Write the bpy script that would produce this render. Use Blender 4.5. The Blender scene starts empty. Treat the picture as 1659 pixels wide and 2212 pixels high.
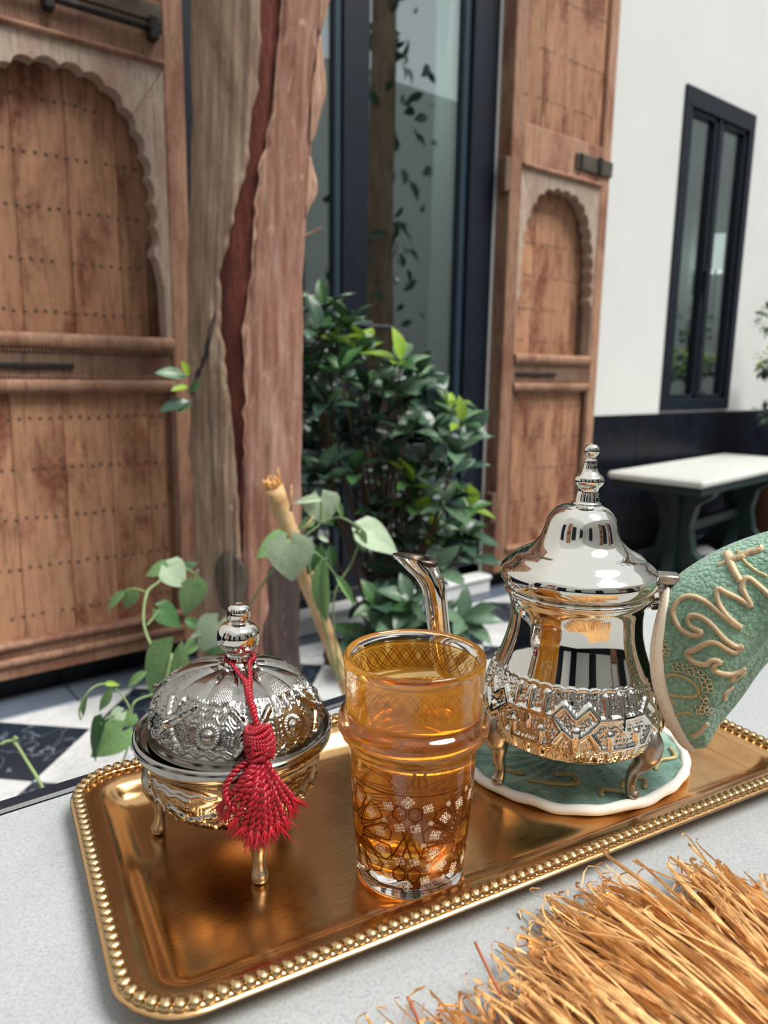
import bpy, bmesh, math, random
import numpy as np
from math import sin, cos, tan, pi, radians, sqrt, atan2
from mathutils import Vector, Matrix
from mathutils.bvhtree import BVHTree

scene = bpy.context.scene
COL = scene.collection
random.seed(7)
rng = np.random.default_rng(11)

# ------------------------------------------------------------------ camera
IMG_W, IMG_H, FPX = 1659.0, 2212.0, 1600.0
PITCH, ROLL, AZ = radians(10.5), radians(0.85), radians(51.5)
EYE = np.array([0.0, 0.0, 1.0])
_fw = np.array([cos(AZ), sin(AZ), 0.0]); _rt = np.array([sin(AZ), -cos(AZ), 0.0]); _up = np.array([0, 0, 1.0])
V_F = _fw * cos(PITCH) - _up * sin(PITCH)
_u = _fw * sin(PITCH) + _up * cos(PITCH)
V_R = _rt * cos(ROLL) + _u * sin(ROLL)
V_U = -_rt * sin(ROLL) + _u * cos(ROLL)
cam = bpy.data.cameras.new('camera')
cam.sensor_fit = 'VERTICAL'; cam.sensor_height = 36.0
cam.lens = 36.0 * FPX / IMG_H
cam.clip_start = 0.01; cam.clip_end = 200
cam.dof.use_dof = True; cam.dof.focus_distance = 0.475; cam.dof.aperture_fstop = 8.5
cam_ob = bpy.data.objects.new('camera', cam); COL.objects.link(cam_ob)
cam_ob.matrix_world = Matrix(((V_R[0], V_U[0], -V_F[0], EYE[0]), (V_R[1], V_U[1], -V_F[1], EYE[1]),
                              (V_R[2], V_U[2], -V_F[2], EYE[2]), (0, 0, 0, 1)))
scene.camera = cam_ob

# ------------------------------------------------------------------ sky, sun, exposure
world = bpy.data.worlds.new('sky'); scene.world = world; world.use_nodes = True
bg = world.node_tree.nodes['Background']
bg.inputs[0].default_value = (0.93, 0.97, 1.0, 1); bg.inputs[1].default_value = 0.62
sun = bpy.data.lights.new('sun', 'SUN'); sun.energy = 3.0; sun.angle = radians(28); sun.color = (1.0, 0.96, 0.9)
sun_ob = bpy.data.objects.new('sun', sun); COL.objects.link(sun_ob)
sun_ob.rotation_euler = Vector((-0.24, 0.46, -0.85)).to_track_quat('-Z', 'Y').to_euler()
scene.view_settings.view_transform = 'Standard'
scene.view_settings.look = 'None'
scene.view_settings.gamma = 1.0
scene.view_settings.use_curve_mapping = False
scene.view_settings.exposure = 0.74
cy = scene.cycles
cy.max_bounces = 16; cy.transmission_bounces = 14; cy.transparent_max_bounces = 16; cy.glossy_bounces = 8; cy.diffuse_bounces = 5
cy.use_denoising = True; cy.sample_clamp_indirect = 6.0

# ------------------------------------------------------------------ helpers
def at(px, py, d):
    """world point seen at a photo position, d metres away along the ground"""
    r = V_F + V_R * (px - IMG_W / 2) / FPX - V_U * (py - IMG_H / 2) / FPX
    return EYE + r / np.hypot(r[0], r[1]) * d

def lin(c):
    c = c / 255.0
    return c / 12.92 if c <= 0.04045 else ((c + 0.055) / 1.055) ** 2.4

def S(r, g, b):
    return (lin(r), lin(g), lin(b), 1.0)

class N:
    """tiny node-graph helper around one material"""
    def __init__(self, name):
        self.m = bpy.data.materials.new(name); self.m.use_nodes = True
        self.t = self.m.node_tree; self.b = self.t.nodes['Principled BSDF']; self.out = self.t.nodes['Material Output']
    def n(self, typ, ins=None, **kw):
        nd = self.t.nodes.new(typ)
        for k, v in kw.items(): setattr(nd, k, v)
        for k, v in (ins or {}).items():
            if hasattr(v, 'links') or isinstance(v, bpy.types.NodeSocket): self.t.links.new(v, nd.inputs[k])
            else: nd.inputs[k].default_value = v
        return nd
    def link(self, a, b): self.t.links.new(a, b)
    def coord(self, scale=(1, 1, 1), kind='Object', rnd=False, rot=(0, 0, 0)):
        tc = self.n('ShaderNodeTexCoord')
        src = tc.outputs[kind]
        if rnd:
            oi = self.n('ShaderNodeObjectInfo')
            mul = self.n('ShaderNodeMath', {0: oi.outputs['Random'], 1: 37.0}, operation='MULTIPLY')
            add = self.n('ShaderNodeVectorMath', {0: src, 1: mul.outputs[0]}, operation='ADD'); src = add.outputs[0]
        return self.n('ShaderNodeMapping', {'Vector': src, 'Scale': scale, 'Rotation': rot}).outputs[0]
    def noise(self, vec, scale, detail=4, rough=0.6, dist=0.0):
        return self.n('ShaderNodeTexNoise', {'Vector': vec, 'Scale': scale, 'Detail': detail, 'Roughness': rough, 'Distortion': dist}).outputs[0]
    def ramp(self, fac, stops):
        r = self.n('ShaderNodeValToRGB', {'Fac': fac}); e = r.color_ramp.elements
        while len(e) < len(stops): e.new(0.5)
        for q, (p, c) in zip(e, stops): q.position = p; q.color = c if len(c) == 4 else (*c, 1)
        return r.outputs[0]
    def mix(self, fac, a, b, mode='MIX'):
        m = self.n('ShaderNodeMix', data_type='RGBA', blend_type=mode)
        for i, v in ((0, fac), (6, a), (7, b)):
            if isinstance(v, bpy.types.NodeSocket): self.link(v, m.inputs[i])
            else: m.inputs[i].default_value = v
        return m.outputs[2]
    def set(self, **kw):
        names = dict(color='Base Color', rough='Roughness', metal='Metallic', spec='Specular IOR Level', trans='Transmission Weight',
                     ior='IOR', coat='Coat Weight', sheen='Sheen Weight', sss='Subsurface Weight', emit='Emission Color', emis='Emission Strength')
        for k, v in kw.items():
            i = self.b.inputs[names[k]]
            if isinstance(v, bpy.types.NodeSocket): self.link(v, i)
            else: i.default_value = v
        return self
    def bump(self, h, strength=0.3, dist=0.001):
        nd = self.n('ShaderNodeBump', {'Height': h, 'Strength': strength, 'Distance': dist})
        self.link(nd.outputs[0], self.b.inputs['Normal']); return self

B0, W0 = (0, 0, 0, 1), (1, 1, 1, 1)

def plain(name, c, rough=0.5, metal=0.0, var=0.12, scale=20, bump=0.0, bscale=80, bdist=0.001, stretch=(1, 1, 1), rnd=False, **kw):
    k = N(name); v = k.coord(stretch, rnd=rnd)
    f = k.noise(v, scale)
    dark = tuple(x * (1 - var * 2) for x in c[:3]) + (1,); lite = tuple(min(1, x * (1 + var)) for x in c[:3]) + (1,)
    k.set(color=k.ramp(f, [(0.3, dark), (0.7, lite)]), rough=rough, metal=metal, **kw)
    if bump: k.bump(k.noise(k.coord(stretch, rnd=rnd), bscale, 6), bump, bdist)
    return k.m

class MB:
    """collects shapes for ONE mesh"""
    def __init__(self): self.v = []; self.f = []
    def add(self, vs, fs):
        o = len(self.v); self.v.extend([tuple(map(float, p)) for p in vs]); self.f.extend([tuple(i + o for i in q) for q in fs]); return self
    def box(self, x0, x1, y0, y1, z0, z1, ch=0.0):
        if ch <= 0:
            vs = [(x, y, z) for z in (z0, z1) for y in (y0, y1) for x in (x0, x1)]
            return self.add(vs, [(0, 2, 3, 1), (4, 5, 7, 6), (0, 1, 5, 4), (2, 6, 7, 3), (0, 4, 6, 2), (1, 3, 7, 5)])
        bm = bmesh.new(); bmesh.ops.create_cube(bm, size=1.0)
        for q in bm.verts: q.co = Vector(((x0 + x1) / 2 + q.co.x * (x1 - x0), (y0 + y1) / 2 + q.co.y * (y1 - y0), (z0 + z1) / 2 + q.co.z * (z1 - z0)))
        bmesh.ops.bevel(bm, geom=list(bm.edges), offset=ch, segments=1, affect='EDGES', profile=0.5)
        bm.verts.index_update()
        self.add([q.co for q in bm.verts], [[q.index for q in f.verts] for f in bm.faces]); bm.free(); return self
    def tube(self, pts, rad, n=8, cap=True, flat=None):
        pts = [np.array(p, float) for p in pts]; m = len(pts)
        if not hasattr(rad, '__len__'): rad = [rad] * m
        prev = None; vs = []
        for i in range(m):
            t = pts[min(i + 1, m - 1)] - pts[max(i - 1, 0)]; t = t / (np.linalg.norm(t) + 1e-12)
            if prev is None:
                a = np.array([0, 0, 1.0]) if abs(t[2]) < 0.9 else np.array([1.0, 0, 0])
            else: a = prev
            s = a - t * (a @ t); s /= np.linalg.norm(s) + 1e-12; prev = s
            b = np.cross(t, s)
            for k in range(n):
                ang = 2 * pi * k / n
                vs.append(pts[i] + s * cos(ang) * rad[i] * (flat or 1.0) + b * sin(ang) * rad[i])
        fs = [(i * n + k, i * n + (k + 1) % n, (i + 1) * n + (k + 1) % n, (i + 1) * n + k) for i in range(m - 1) for k in range(n)]
        if cap:
            fs.append(tuple(range(n - 1, -1, -1))); fs.append(tuple((m - 1) * n + k for k in range(n)))
        return self.add(vs, fs)
    def lathe(self, prof, n=64, c=(0, 0, 0)):
        rows = []; vs = []
        for r, z in prof:
            if r < 1e-6: rows.append([len(vs)]); vs.append((c[0], c[1], c[2] + z))
            else:
                rows.append(list(range(len(vs), len(vs) + n)))
                vs += [(c[0] + r * cos(2 * pi * k / n), c[1] + r * sin(2 * pi * k / n), c[2] + z) for k in range(n)]
        fs = []
        for a, b in zip(rows, rows[1:]):
            if len(a) == 1 and len(b) == 1: continue
            for k in range(n):
                k2 = (k + 1) % n
                if len(a) == 1: fs.append((a[0], b[k2], b[k]))
                elif len(b) == 1: fs.append((a[k], a[k2], b[0]))
                else: fs.append((a[k], a[k2], b[k2], b[k]))
        return self.add(vs, fs)
    def prism(self, poly, y0, y1):
        """polygon in (x, z) extruded from y0 to y1"""
        n = len(poly); vs = [(x, y0, z) for x, z in poly] + [(x, y1, z) for x, z in poly]
        fs = [tuple(range(n)), tuple(range(2 * n - 1, n - 1, -1))] + [(i, i + n, (i + 1) % n + n, (i + 1) % n) for i in range(n)]
        return self.add(vs, fs)
    def build(self, name, mat, parent=None, smooth=False, auto=None):
        me = bpy.data.meshes.new(name); me.from_pydata(self.v, [], self.f); me.update()
        bm = bmesh.new(); bm.from_mesh(me); bmesh.ops.recalc_face_normals(bm, faces=bm.faces)
        if any(len(f.verts) > 4 for f in bm.faces) and not smooth: pass
        bm.to_mesh(me); bm.free()
        return put(name, me, mat, parent, smooth, auto)

def put(name, me, mat, parent=None, smooth=False, auto=None):
    for m in (mat if isinstance(mat, (list, tuple)) else [mat]): me.materials.append(m)
    if smooth or auto:
        me.polygons.foreach_set('use_smooth', [True] * len(me.polygons))
        if auto: me.set_sharp_from_angle(angle=radians(auto))
    o = bpy.data.objects.new(name, me); COL.objects.link(o)
    if parent is not None: o.parent = parent
    return o

def inst(name, me, parent, mw):
    o = bpy.data.objects.new(name, me); COL.objects.link(o); o.parent = parent; o.matrix_local = mw; return o

def grid(name, P, mat, parent=None, cu=False, cv=False, smooth=True):
    """mesh from an array of points P[nu, nv, 3]"""
    nu, nv = P.shape[:2]
    iu = np.arange(nu if cu else nu - 1); iv = np.arange(nv if cv else nv - 1)
    A, Bv = np.meshgrid(iu, iv, indexing='ij')
    A2, B2 = (A + 1) % nu, (Bv + 1) % nv
    F = np.stack([A * nv + Bv, A2 * nv + Bv, A2 * nv + B2, A * nv + B2], -1).reshape(-1, 4)
    me = bpy.data.meshes.new(name)
    me.vertices.add(nu * nv); me.vertices.foreach_set('co', P.reshape(-1).astype(np.float32))
    me.loops.add(F.size); me.loops.foreach_set('vertex_index', F.reshape(-1).astype(np.int32))
    me.polygons.add(len(F)); me.polygons.foreach_set('loop_start', (np.arange(len(F)) * 4).astype(np.int32))
    me.update(calc_edges=True); me.validate()
    return put(name, me, mat, parent, smooth)

def tag(o, label, cat=None, group=None, kind=None):
    o['label'] = label
    if cat: o['category'] = cat
    if group: o['group'] = group
    if kind: o['kind'] = kind
    return o

def thing(name, label, cat, loc=(0, 0, 0), rz=0.0, group=None):
    o = bpy.data.objects.new(name, None); COL.objects.link(o); o.empty_display_size = 0.05
    o.location = loc; o.rotation_euler = (0, 0, rz)
    return tag(o, label, cat, group)

def stuff(o): o['kind'] = 'stuff'; return o

def struct(o, label=None):
    o['kind'] = 'structure'
    if label: o['label'] = label
    return o

def empty_struct(name, label, loc=(0, 0, 0)):
    o = bpy.data.objects.new(name, None); COL.objects.link(o); o.location = loc
    return struct(o, label)

def dup(root, loc, rz=0.0, label=None, name=None, cat=None):
    """copy of a thing with its parts and sub-parts (mesh data shared)"""
    r = root.copy(); COL.objects.link(r); r.location = loc; r.rotation_euler = (0, 0, rz)
    if name: r.name = name
    if label: r['label'] = label
    for ch in list(root.children):
        c = ch.copy(); COL.objects.link(c); c.parent = r
        for g in list(ch.children):
            d = g.copy(); COL.objects.link(d); d.parent = c
    return r

def catmull(pts, n=8):
    P = np.array(pts, float); m = len(P); out = []
    for i in range(m - 1):
        p0, p1, p2, p3 = P[max(i - 1, 0)], P[i], P[i + 1], P[min(i + 2, m - 1)]
        for k in range(n):
            t = k / n
            out.append(0.5 * ((2 * p1) + (p2 - p0) * t + (2 * p0 - 5 * p1 + 4 * p2 - p3) * t * t + (3 * p1 - p0 - 3 * p2 + p3) * t ** 3))
    out.append(P[-1]); return np.array(out)

def resample_prof(prof, n):
    C = catmull(prof, 12); d = np.r_[0, np.cumsum(np.linalg.norm(np.diff(C, axis=0), axis=1))]
    s = np.linspace(0, d[-1], n)
    return np.c_[np.interp(s, d, C[:, 0]), np.interp(s, d, C[:, 1])]

def relief(name, prof, nth, h, mat, parent):
    """turned surface whose profile points (m,2) are pushed along the normal by h(theta, r, z)"""
    t = np.gradient(prof, axis=0); t /= np.linalg.norm(t, axis=1)[:, None] + 1e-12
    nr, nz = t[:, 1], -t[:, 0]
    if np.mean(nr) < 0: nr, nz = -nr, -nz
    th = np.linspace(0, 2 * pi, nth, endpoint=False)
    T, R = np.meshgrid(th, prof[:, 0], indexing='ij'); _, Z = np.meshgrid(th, prof[:, 1], indexing='ij')
    H = h(T, R, Z)
    R2 = R + H * nr[None, :]; Z2 = Z + H * nz[None, :]
    return grid(name, np.stack([R2 * np.cos(T), R2 * np.sin(T), Z2], -1), mat, parent, cu=True)

def segd(a, z, p, q):
    d = np.array(q, float) - np.array(p, float); L = d @ d
    t = np.clip(((a - p[0]) * d[0] + (z - p[1]) * d[1]) / L, 0, 1)
    return np.hypot(a - p[0] - t * d[0], z - p[1] - t * d[1])

def ridge(d, w): return np.clip(1 - (d / w) ** 2, 0, 1)

def basis(t, n):
    """matrix columns: x = side, y = along t, z = normal"""
    t = Vector(t).normalized(); n = Vector(n); n = (n - t * n.dot(t))
    n = n.normalized() if n.length > 1e-6 else t.orthogonal().normalized()
    s = t.cross(n)
    return Matrix(((s.x, t.x, n.x), (s.y, t.y, n.y), (s.z, t.z, n.z)))

# ------------------------------------------------------------------ materials
def wood(name, base, dark, red, streak=14.0, rough=0.62):
    k = N(name)
    v = k.coord((6, 6, 0.55), rnd=True)
    grain = k.noise(v, streak, 8, 0.65, 0.6)
    v2 = k.coord((1, 1, 0.45), rnd=True)
    blot = k.noise(v2, 7.0, 5, 0.6, 0.4)
    c = k.ramp(grain, [(0.28, dark), (0.5, base), (0.75, tuple(min(1, x * 1.28) for x in base[:3]) + (1,))])
    c = k.mix(k.ramp(blot, [(0.48, B0), (0.62, (0.9, 0.9, 0.9, 1))]), c, red)
    fine = k.noise(k.coord((1, 1, 1)), 60, 6, 0.7)
    c = k.mix(k.ramp(fine, [(0.45, B0), (0.8, (0.5, 0.5, 0.5, 1))]), c, tuple(min(1, x * 1.5) for x in base[:3]) + (1,))
    oi = k.n('ShaderNodeObjectInfo')
    val = k.n('ShaderNodeMapRange', {'Value': oi.outputs['Random'], 'To Min': 0.82, 'To Max': 1.15})
    hs = k.n('ShaderNodeHueSaturation', {'Color': c, 'Value': val.outputs[0]})
    k.set(color=hs.outputs[0], rough=rough, spec=0.3); k.bump(grain, 0.35, 0.004)
    return k.m

M = {}
M['plaster'] = plain('white_plaster', S(208, 210, 209), 0.85, var=0.02, scale=3, bump=0.08, bscale=120)
M['skirt'] = plain('black_stone', S(16, 21, 31), 0.35, var=0.35, scale=9, rnd=True)
M['skirt'].node_tree.nodes['Principled BSDF'].inputs['Specular IOR Level'].default_value = 0.25

def marble(name, base, vein, veinw, rough):
    k = N(name); v = k.coord((1, 1, 1), rnd=True)
    w = k.n('ShaderNodeVectorMath', {0: v, 1: k.n('ShaderNodeTexNoise', {'Vector': v, 'Scale': 6.0, 'Detail': 4.0}).outputs[1]}, operation='ADD')
    vo = k.n('ShaderNodeTexVoronoi', {'Vector': w.outputs[0], 'Scale': 3.2}, feature='DISTANCE_TO_EDGE').outputs[0]
    cl = k.noise(v, 5, 5)
    c = k.ramp(cl, [(0.3, tuple(x * 0.75 for x in base[:3]) + (1,)), (0.75, tuple(min(1, x * 1.15) for x in base[:3]) + (1,))])
    c = k.mix(k.ramp(vo, [(0.0, W0), (veinw, B0)]), c, vein)
    k.set(color=c, rough=rough, spec=0.4); return k.m
M['tile_black'] = marble('black_veined_marble', S(32, 43, 56), S(112, 124, 136), 0.022, 0.3)
M['tile_white'] = marble('white_marble', S(212, 214, 215), S(178, 182, 186), 0.03, 0.25)
M['slate'] = plain('blue_grey_stone', S(92, 102, 116), 0.4, var=0.08, scale=6, rnd=True)
M['grout'] = plain('grout', S(120, 122, 124), 0.9)
M['step'] = plain('pale_marble', S(222, 224, 224), 0.4, var=0.04, scale=8)
M['frame'] = plain('black_painted_metal', S(18, 26, 38), 0.38, var=0.08, scale=4, spec=0.4)
M['frame_edge'] = plain('blue_black_metal', S(40, 56, 70), 0.35, var=0.05, scale=4)
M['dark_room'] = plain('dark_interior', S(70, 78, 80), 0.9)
M['curtain'] = plain('grey_green_voile', S(200, 212, 205), 0.9, var=0.05, scale=30, stretch=(1, 1, 0.05))
M['shade'] = plain('white_lampshade', S(240, 240, 236), 0.8, emit=(1.0, 0.97, 0.92, 1), emis=0.55)  # faint glow added so the shade shows through the pane

k = N('window_glass'); k.t.nodes.remove(k.b)
tr = k.n('ShaderNodeBsdfTransparent', {'Color': (0.80, 0.90, 0.88, 1)}); gl = k.n('ShaderNodeBsdfGlossy', {'Color': (0.95, 1, 1, 1), 'Roughness': 0.0})
lw = k.n('ShaderNodeLayerWeight', {'Blend': 0.5}); pw = k.n('ShaderNodeMath', {0: lw.outputs['Facing'], 1: 3.0}, operation='POWER'); ad = k.n('ShaderNodeMath', {0: pw.outputs[0], 1: 0.45, 2: 0.20}, operation='MULTIPLY_ADD')
mx = k.n('ShaderNodeMixShader', {0: ad.outputs[0], 1: tr.outputs[0], 2: gl.outputs[0]}); k.link(mx.outputs[0], k.out.inputs[0])
M['pane'] = k.m

M['wood'] = wood('weathered_door_wood', S(158, 121, 98), S(96, 69, 57), S(122, 80, 64))
M['wood_panel'] = wood('reddish_plank_wood', S(168, 125, 96), S(108, 75, 57), S(108, 58, 43), 10)
M['wood_pale'] = wood('pale_carved_wood', S(176, 158, 142), S(128, 108, 96), S(162, 130, 114), 18, 0.75)
M['wood_dark'] = wood('dark_carved_rail_wood', S(116, 92, 76), S(62, 50, 46), S(96, 62, 50), 16)
M['nail'] = plain('rusty_nail_iron', S(106, 88, 76), 0.6, 0.3, var=0.2, scale=60)
M['iron'] = plain('old_iron', S(58, 54, 52), 0.55, 0.6, var=0.2, scale=40, bump=0.3, bscale=120)
M['iron_lite'] = plain('worn_iron', S(104, 96, 86), 0.5, 0.6, var=0.2, scale=30)

M['bench_top'] = plain('white_terrazzo', S(214, 216, 210), 0.35, var=0.06, scale=40)
M['bench_iron'] = plain('dark_green_cast_iron', S(17, 42, 40), 0.5, var=0.1, scale=20)
k = N('grey_table_stone'); v = k.coord()
f1 = k.noise(v, 520, 4, 0.75); f2 = k.noise(v, 22, 4)
c = k.ramp(f1, [(0.30, S(142, 146, 149)), (0.5, S(163, 167, 168)), (0.75, S(178, 181, 181))])
c = k.mix(k.ramp(f2, [(0.35, B0), (0.7, (0.35, 0.35, 0.35, 1))]), c, S(142, 147, 150))
k.set(color=c, rough=0.62, spec=0.35); k.bump(f1, 0.08, 0.0002); M['table'] = k.m

def metal(name, c, rough, rvar, stain=None, stain_fac=0.5, scale=9.0, bump=0.0, brushed=None):
    k = N(name); v = k.coord()
    n1 = k.noise(v, scale, 6, 0.65)
    col = c
    if stain is not None:
        col = k.mix(k.ramp(n1, [(0.48, B0), (0.72, (stain_fac, stain_fac, stain_fac, 1))]), c, stain)
    n2 = k.noise(k.coord(brushed or (1, 1, 1)), 60 if brushed else 25, 5)
    rr = k.n('ShaderNodeMapRange', {'Value': n2, 'From Min': 0.3, 'From Max': 0.7, 'To Min': max(0.02, rough - rvar), 'To Max': rough + rvar})
    k.set(color=col, rough=rr.outputs[0], metal=1.0)
    if bump: k.bump(n2, bump, 0.0006)
    return k.m
M['brass'] = metal('polished_brass', S(210, 167, 116), 0.20, 0.07, S(164, 108, 66), 0.7, 14, 0.06, (3, 40, 3))
M['brass_rim'] = metal('worn_brass_rim', S(200, 170, 124), 0.28, 0.08, S(140, 110, 76), 0.6, 60)
M['silver'] = metal('polished_silver', S(224, 219, 210), 0.045, 0.02)
M['silver_old'] = metal('tarnished_silver', S(170, 165, 158), 0.13, 0.05, S(112, 104, 96), 0.5, 60)
M['silver_leg'] = metal('rough_cast_silver', S(176, 170, 160), 0.34, 0.08, S(104, 90, 74), 0.6, 140, 0.5)

k = N('clear_glass'); k.set(color=(1.0, 0.985, 0.98, 1), rough=0.0, trans=1.0, ior=1.5); M['glass'] = k.m
k = N('rose_tinted_glass'); k.set(color=(0.95, 0.84, 0.80, 1), rough=0.0, trans=1.0, ior=1.5); M['glass_rose'] = k.m
k = N('amber_lustre_coat'); k.set(color=(0.98, 0.68, 0.20, 1), rough=0.02, trans=1.0, ior=1.5)
tl = k.n('ShaderNodeBsdfTranslucent', {'Color': (1.0, 0.50, 0.045, 1)}); df = k.n('ShaderNodeBsdfDiffuse', {'Color': (1.0, 0.50, 0.05, 1)})
ma = k.n('ShaderNodeMixShader', {0: 0.45, 1: tl.outputs[0], 2: df.outputs[0]}); mx = k.n('ShaderNodeMixShader', {0: 0.50, 1: k.b.outputs[0], 2: ma.outputs[0]})
k.link(mx.outputs[0], k.out.inputs[0]); M['lustre'] = k.m
M['lustre_thin'] = k.m.copy(); M['lustre_thin'].name = 'thin_amber_lustre_coat'
for nd in M['lustre_thin'].node_tree.nodes:
    if nd.type == 'MIX_SHADER' and abs(nd.inputs[0].default_value - .5) < .01: nd.inputs[0].default_value = .28
    if nd.type == 'BSDF_PRINCIPLED': nd.inputs['Base Color'].default_value = (1.0, 0.86, 0.5, 1)
k = N('amber_tea'); k.set(color=(1, 1, 1, 1), rough=0.0, trans=1.0, ior=1.34)
va = k.n('ShaderNodeVolumeAbsorption', {'Color': (0.995, 0.74, 0.0, 1), 'Density': 26.0}); k.link(va.outputs[0], k.out.inputs['Volume']); M['tea'] = k.m
M['bore'] = metal('darkened_spout_bore', S(84, 76, 68), 0.4, 0.08)  # tarnished metal, coloured darker for the shade inside the spout
M['gilt'] = metal('gilt_print', S(118, 64, 26), 0.26, 0.04)
M['braid'] = metal('etched_amber_line', S(150, 82, 28), 0.35, 0.04)
M['etch'] = plain('frosted_print', S(250, 234, 206), 0.45, var=0.03)

M['red'] = plain('crimson_silk_thread', S(158, 4, 30), 0.38, var=0.2, scale=260, sheen=0.05)
M['red_fluff'] = plain('crimson_loose_fibre', S(190, 8, 36), 0.5, var=0.15, scale=200, sheen=0.1)

k = N('green_terry_velvet'); v = k.coord()
vo = k.n('ShaderNodeTexVoronoi', {'Vector': v, 'Scale': 330.0}).outputs[0]
n1 = k.noise(v, 26, 4); n2 = k.noise(v, 700, 3)
c = k.ramp(n1, [(0.3, S(92, 134, 116)), (0.55, S(128, 172, 150)), (0.78, S(164, 202, 182))])
c = k.mix(k.ramp(vo, [(0.0, W0), (0.75, B0)]), c, S(156, 204, 176))
k.set(color=c, rough=0.85, sheen=0.5, spec=0.2)
hh = k.n('ShaderNodeMath', {0: vo, 1: n2}, operation='SUBTRACT'); k.bump(hh.outputs[0], 0.9, -0.0030); M['terry'] = k.m
k = N('dark_green_velvet'); v = k.coord(); n1 = k.noise(v, 34, 4)
c = k.ramp(n1, [(0.3, S(60, 94, 86)), (0.52, S(104, 146, 132)), (0.75, S(160, 192, 178))])
k.set(color=c, rough=0.8, sheen=0.5, spec=0.2); k.bump(k.noise(k.coord((1, 1, 1)), 130, 4, 0.6, 1.0), 0.8, 0.003); M['velvet'] = k.m
M['cream'] = plain('cream_piping_cloth', S(226, 214, 196), 0.8, var=0.04, scale=80, bump=0.2, bscale=600, bdist=0.0005)
M['white_cloth'] = plain('white_padded_edge', S(232, 230, 222), 0.85, var=0.03, scale=60, bump=0.25, bscale=160, bdist=0.0015)
M['tan'] = plain('tan_silk_embroidery', S(214, 190, 152), 0.45, var=0.08, scale=300, sheen=0.2)
M['goldthread'] = plain('pale_gold_embroidery', S(188, 176, 128), 0.4, 0.2, var=0.15, scale=500)
M['sequin'] = metal('sequin', S(206, 196, 168), 0.2, 0.05)
M['raffia'] = plain('orange_raffia', S(244, 187, 124), 0.5, var=0.22, scale=110, stretch=(1, 1, 1), sss=0.0)
M['raffia_red'] = plain('rust_raffia', S(176, 92, 58), 0.6, var=0.1, scale=30)

def barkm(name, base, dark, lite, s1=26):
    k = N(name); v = k.coord((1, 1, 0.16)); f = k.noise(v, s1, 8, 0.7, 0.5); g = k.noise(k.coord((1, 1, 0.35)), 9, 5, 0.6, 0.4)
    c = k.ramp(f, [(0.26, dark), (0.5, base), (0.74, lite)])
    c = k.mix(k.ramp(g, [(0.5, B0), (0.75, (0.55, 0.55, 0.55, 1))]), c, dark)
    p = k.noise(k.coord((1, 1, 0.4)), 48, 6, 0.75, 0.8)
    c = k.mix(k.ramp(p, [(0.58, B0), (0.68, (0.7, 0.7, 0.7, 1))]), c, tuple(min(1, x * 1.25) for x in lite[:3]) + (1,))
    q = k.noise(k.coord((1, 1, 0.6)), 30, 5, 0.7, 0.6)
    c = k.mix(k.ramp(q, [(0.60, B0), (0.72, (0.6, 0.6, 0.6, 1))]), c, dark)
    k.set(color=c, rough=0.8, spec=0.25); k.bump(f, 0.7, 0.008); return k.m
M['bark_pale'] = barkm('grey_brown_bark', S(152, 128, 108), S(110, 88, 74), S(182, 164, 144), 30)
M['bark_pink'] = barkm('pinkish_brown_bark', S(150, 110, 94), S(116, 74, 62), S(184, 154, 140), 26)
M['bark_red'] = barkm('raw_red_wood', S(96, 48, 40), S(70, 32, 29), S(124, 74, 60), 40)
M['bark_dark'] = barkm('dark_brown_bark', S(70, 58, 56), S(44, 40, 46), S(100, 82, 74), 22)
M['bark_moss'] = barkm('green_black_knot', S(92, 84, 74), S(56, 56, 52), S(128, 114, 98), 20)
M['bark_edge'] = barkm('torn_bark_fibre', S(182, 144, 122), S(146, 106, 90), S(206, 178, 156), 60)

def leafm(name, a, b, rough, vein=True, trans=0.0):
    k = N(name); v = k.coord(rnd=True); n = k.noise(v, 18, 3)
    c = k.ramp(n, [(0.3, a), (0.7, b)])
    oi = k.n('ShaderNodeObjectInfo')
    val = k.n('ShaderNodeMapRange', {'Value': oi.outputs['Random'], 'To Min': 0.75, 'To Max': 1.25})
    hs = k.n('ShaderNodeHueSaturation', {'Color': c, 'Value': val.outputs[0]})
    k.set(color=hs.outputs[0], rough=rough, spec=0.45)
    if trans:
        tl = k.n('ShaderNodeBsdfTranslucent', {'Color': hs.outputs[0]}); mx = k.n('ShaderNodeMixShader', {0: trans, 1: k.b.outputs[0], 2: tl.outputs[0]})
        k.link(mx.outputs[0], k.out.inputs[0])
    return k.m
M['leaf_pale'] = leafm('pale_heart_leaf', S(152, 176, 146), S(186, 204, 176), 0.5, trans=0.25)
M['leaf_mid'] = leafm('mid_green_leaf', S(98, 136, 84), S(138, 172, 116), 0.45, trans=0.25)
M['leaf_deep'] = leafm('deep_green_leaf', S(44, 82, 46), S(74, 112, 64), 0.4, trans=0.15)
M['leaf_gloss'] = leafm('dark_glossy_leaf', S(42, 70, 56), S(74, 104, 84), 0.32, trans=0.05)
M['leaf_grey'] = leafm('grey_green_leaf', S(70, 98, 78), S(104, 132, 104), 0.36, trans=0.1)
M['leaf_young'] = leafm('young_yellow_green_leaf', S(120, 162, 48), S(168, 196, 74), 0.42, trans=0.3)
M['stem'] = plain('green_stem', S(128, 150, 100), 0.6)
M['twig'] = plain('brown_twig', S(92, 72, 56), 0.8)
k = N('dry_cane'); v = k.coord((1, 1, 1)); n1 = k.noise(v, 22, 5)
k.set(color=k.ramp(n1, [(0.3, S(164, 122, 84)), (0.5, S(206, 168, 120)), (0.75, S(226, 200, 160))]), rough=0.6); M['cane'] = k.m
M['cane_torn'] = plain('torn_cane_fibre', S(232, 180, 110), 0.7, var=0.1, scale=80)
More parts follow.
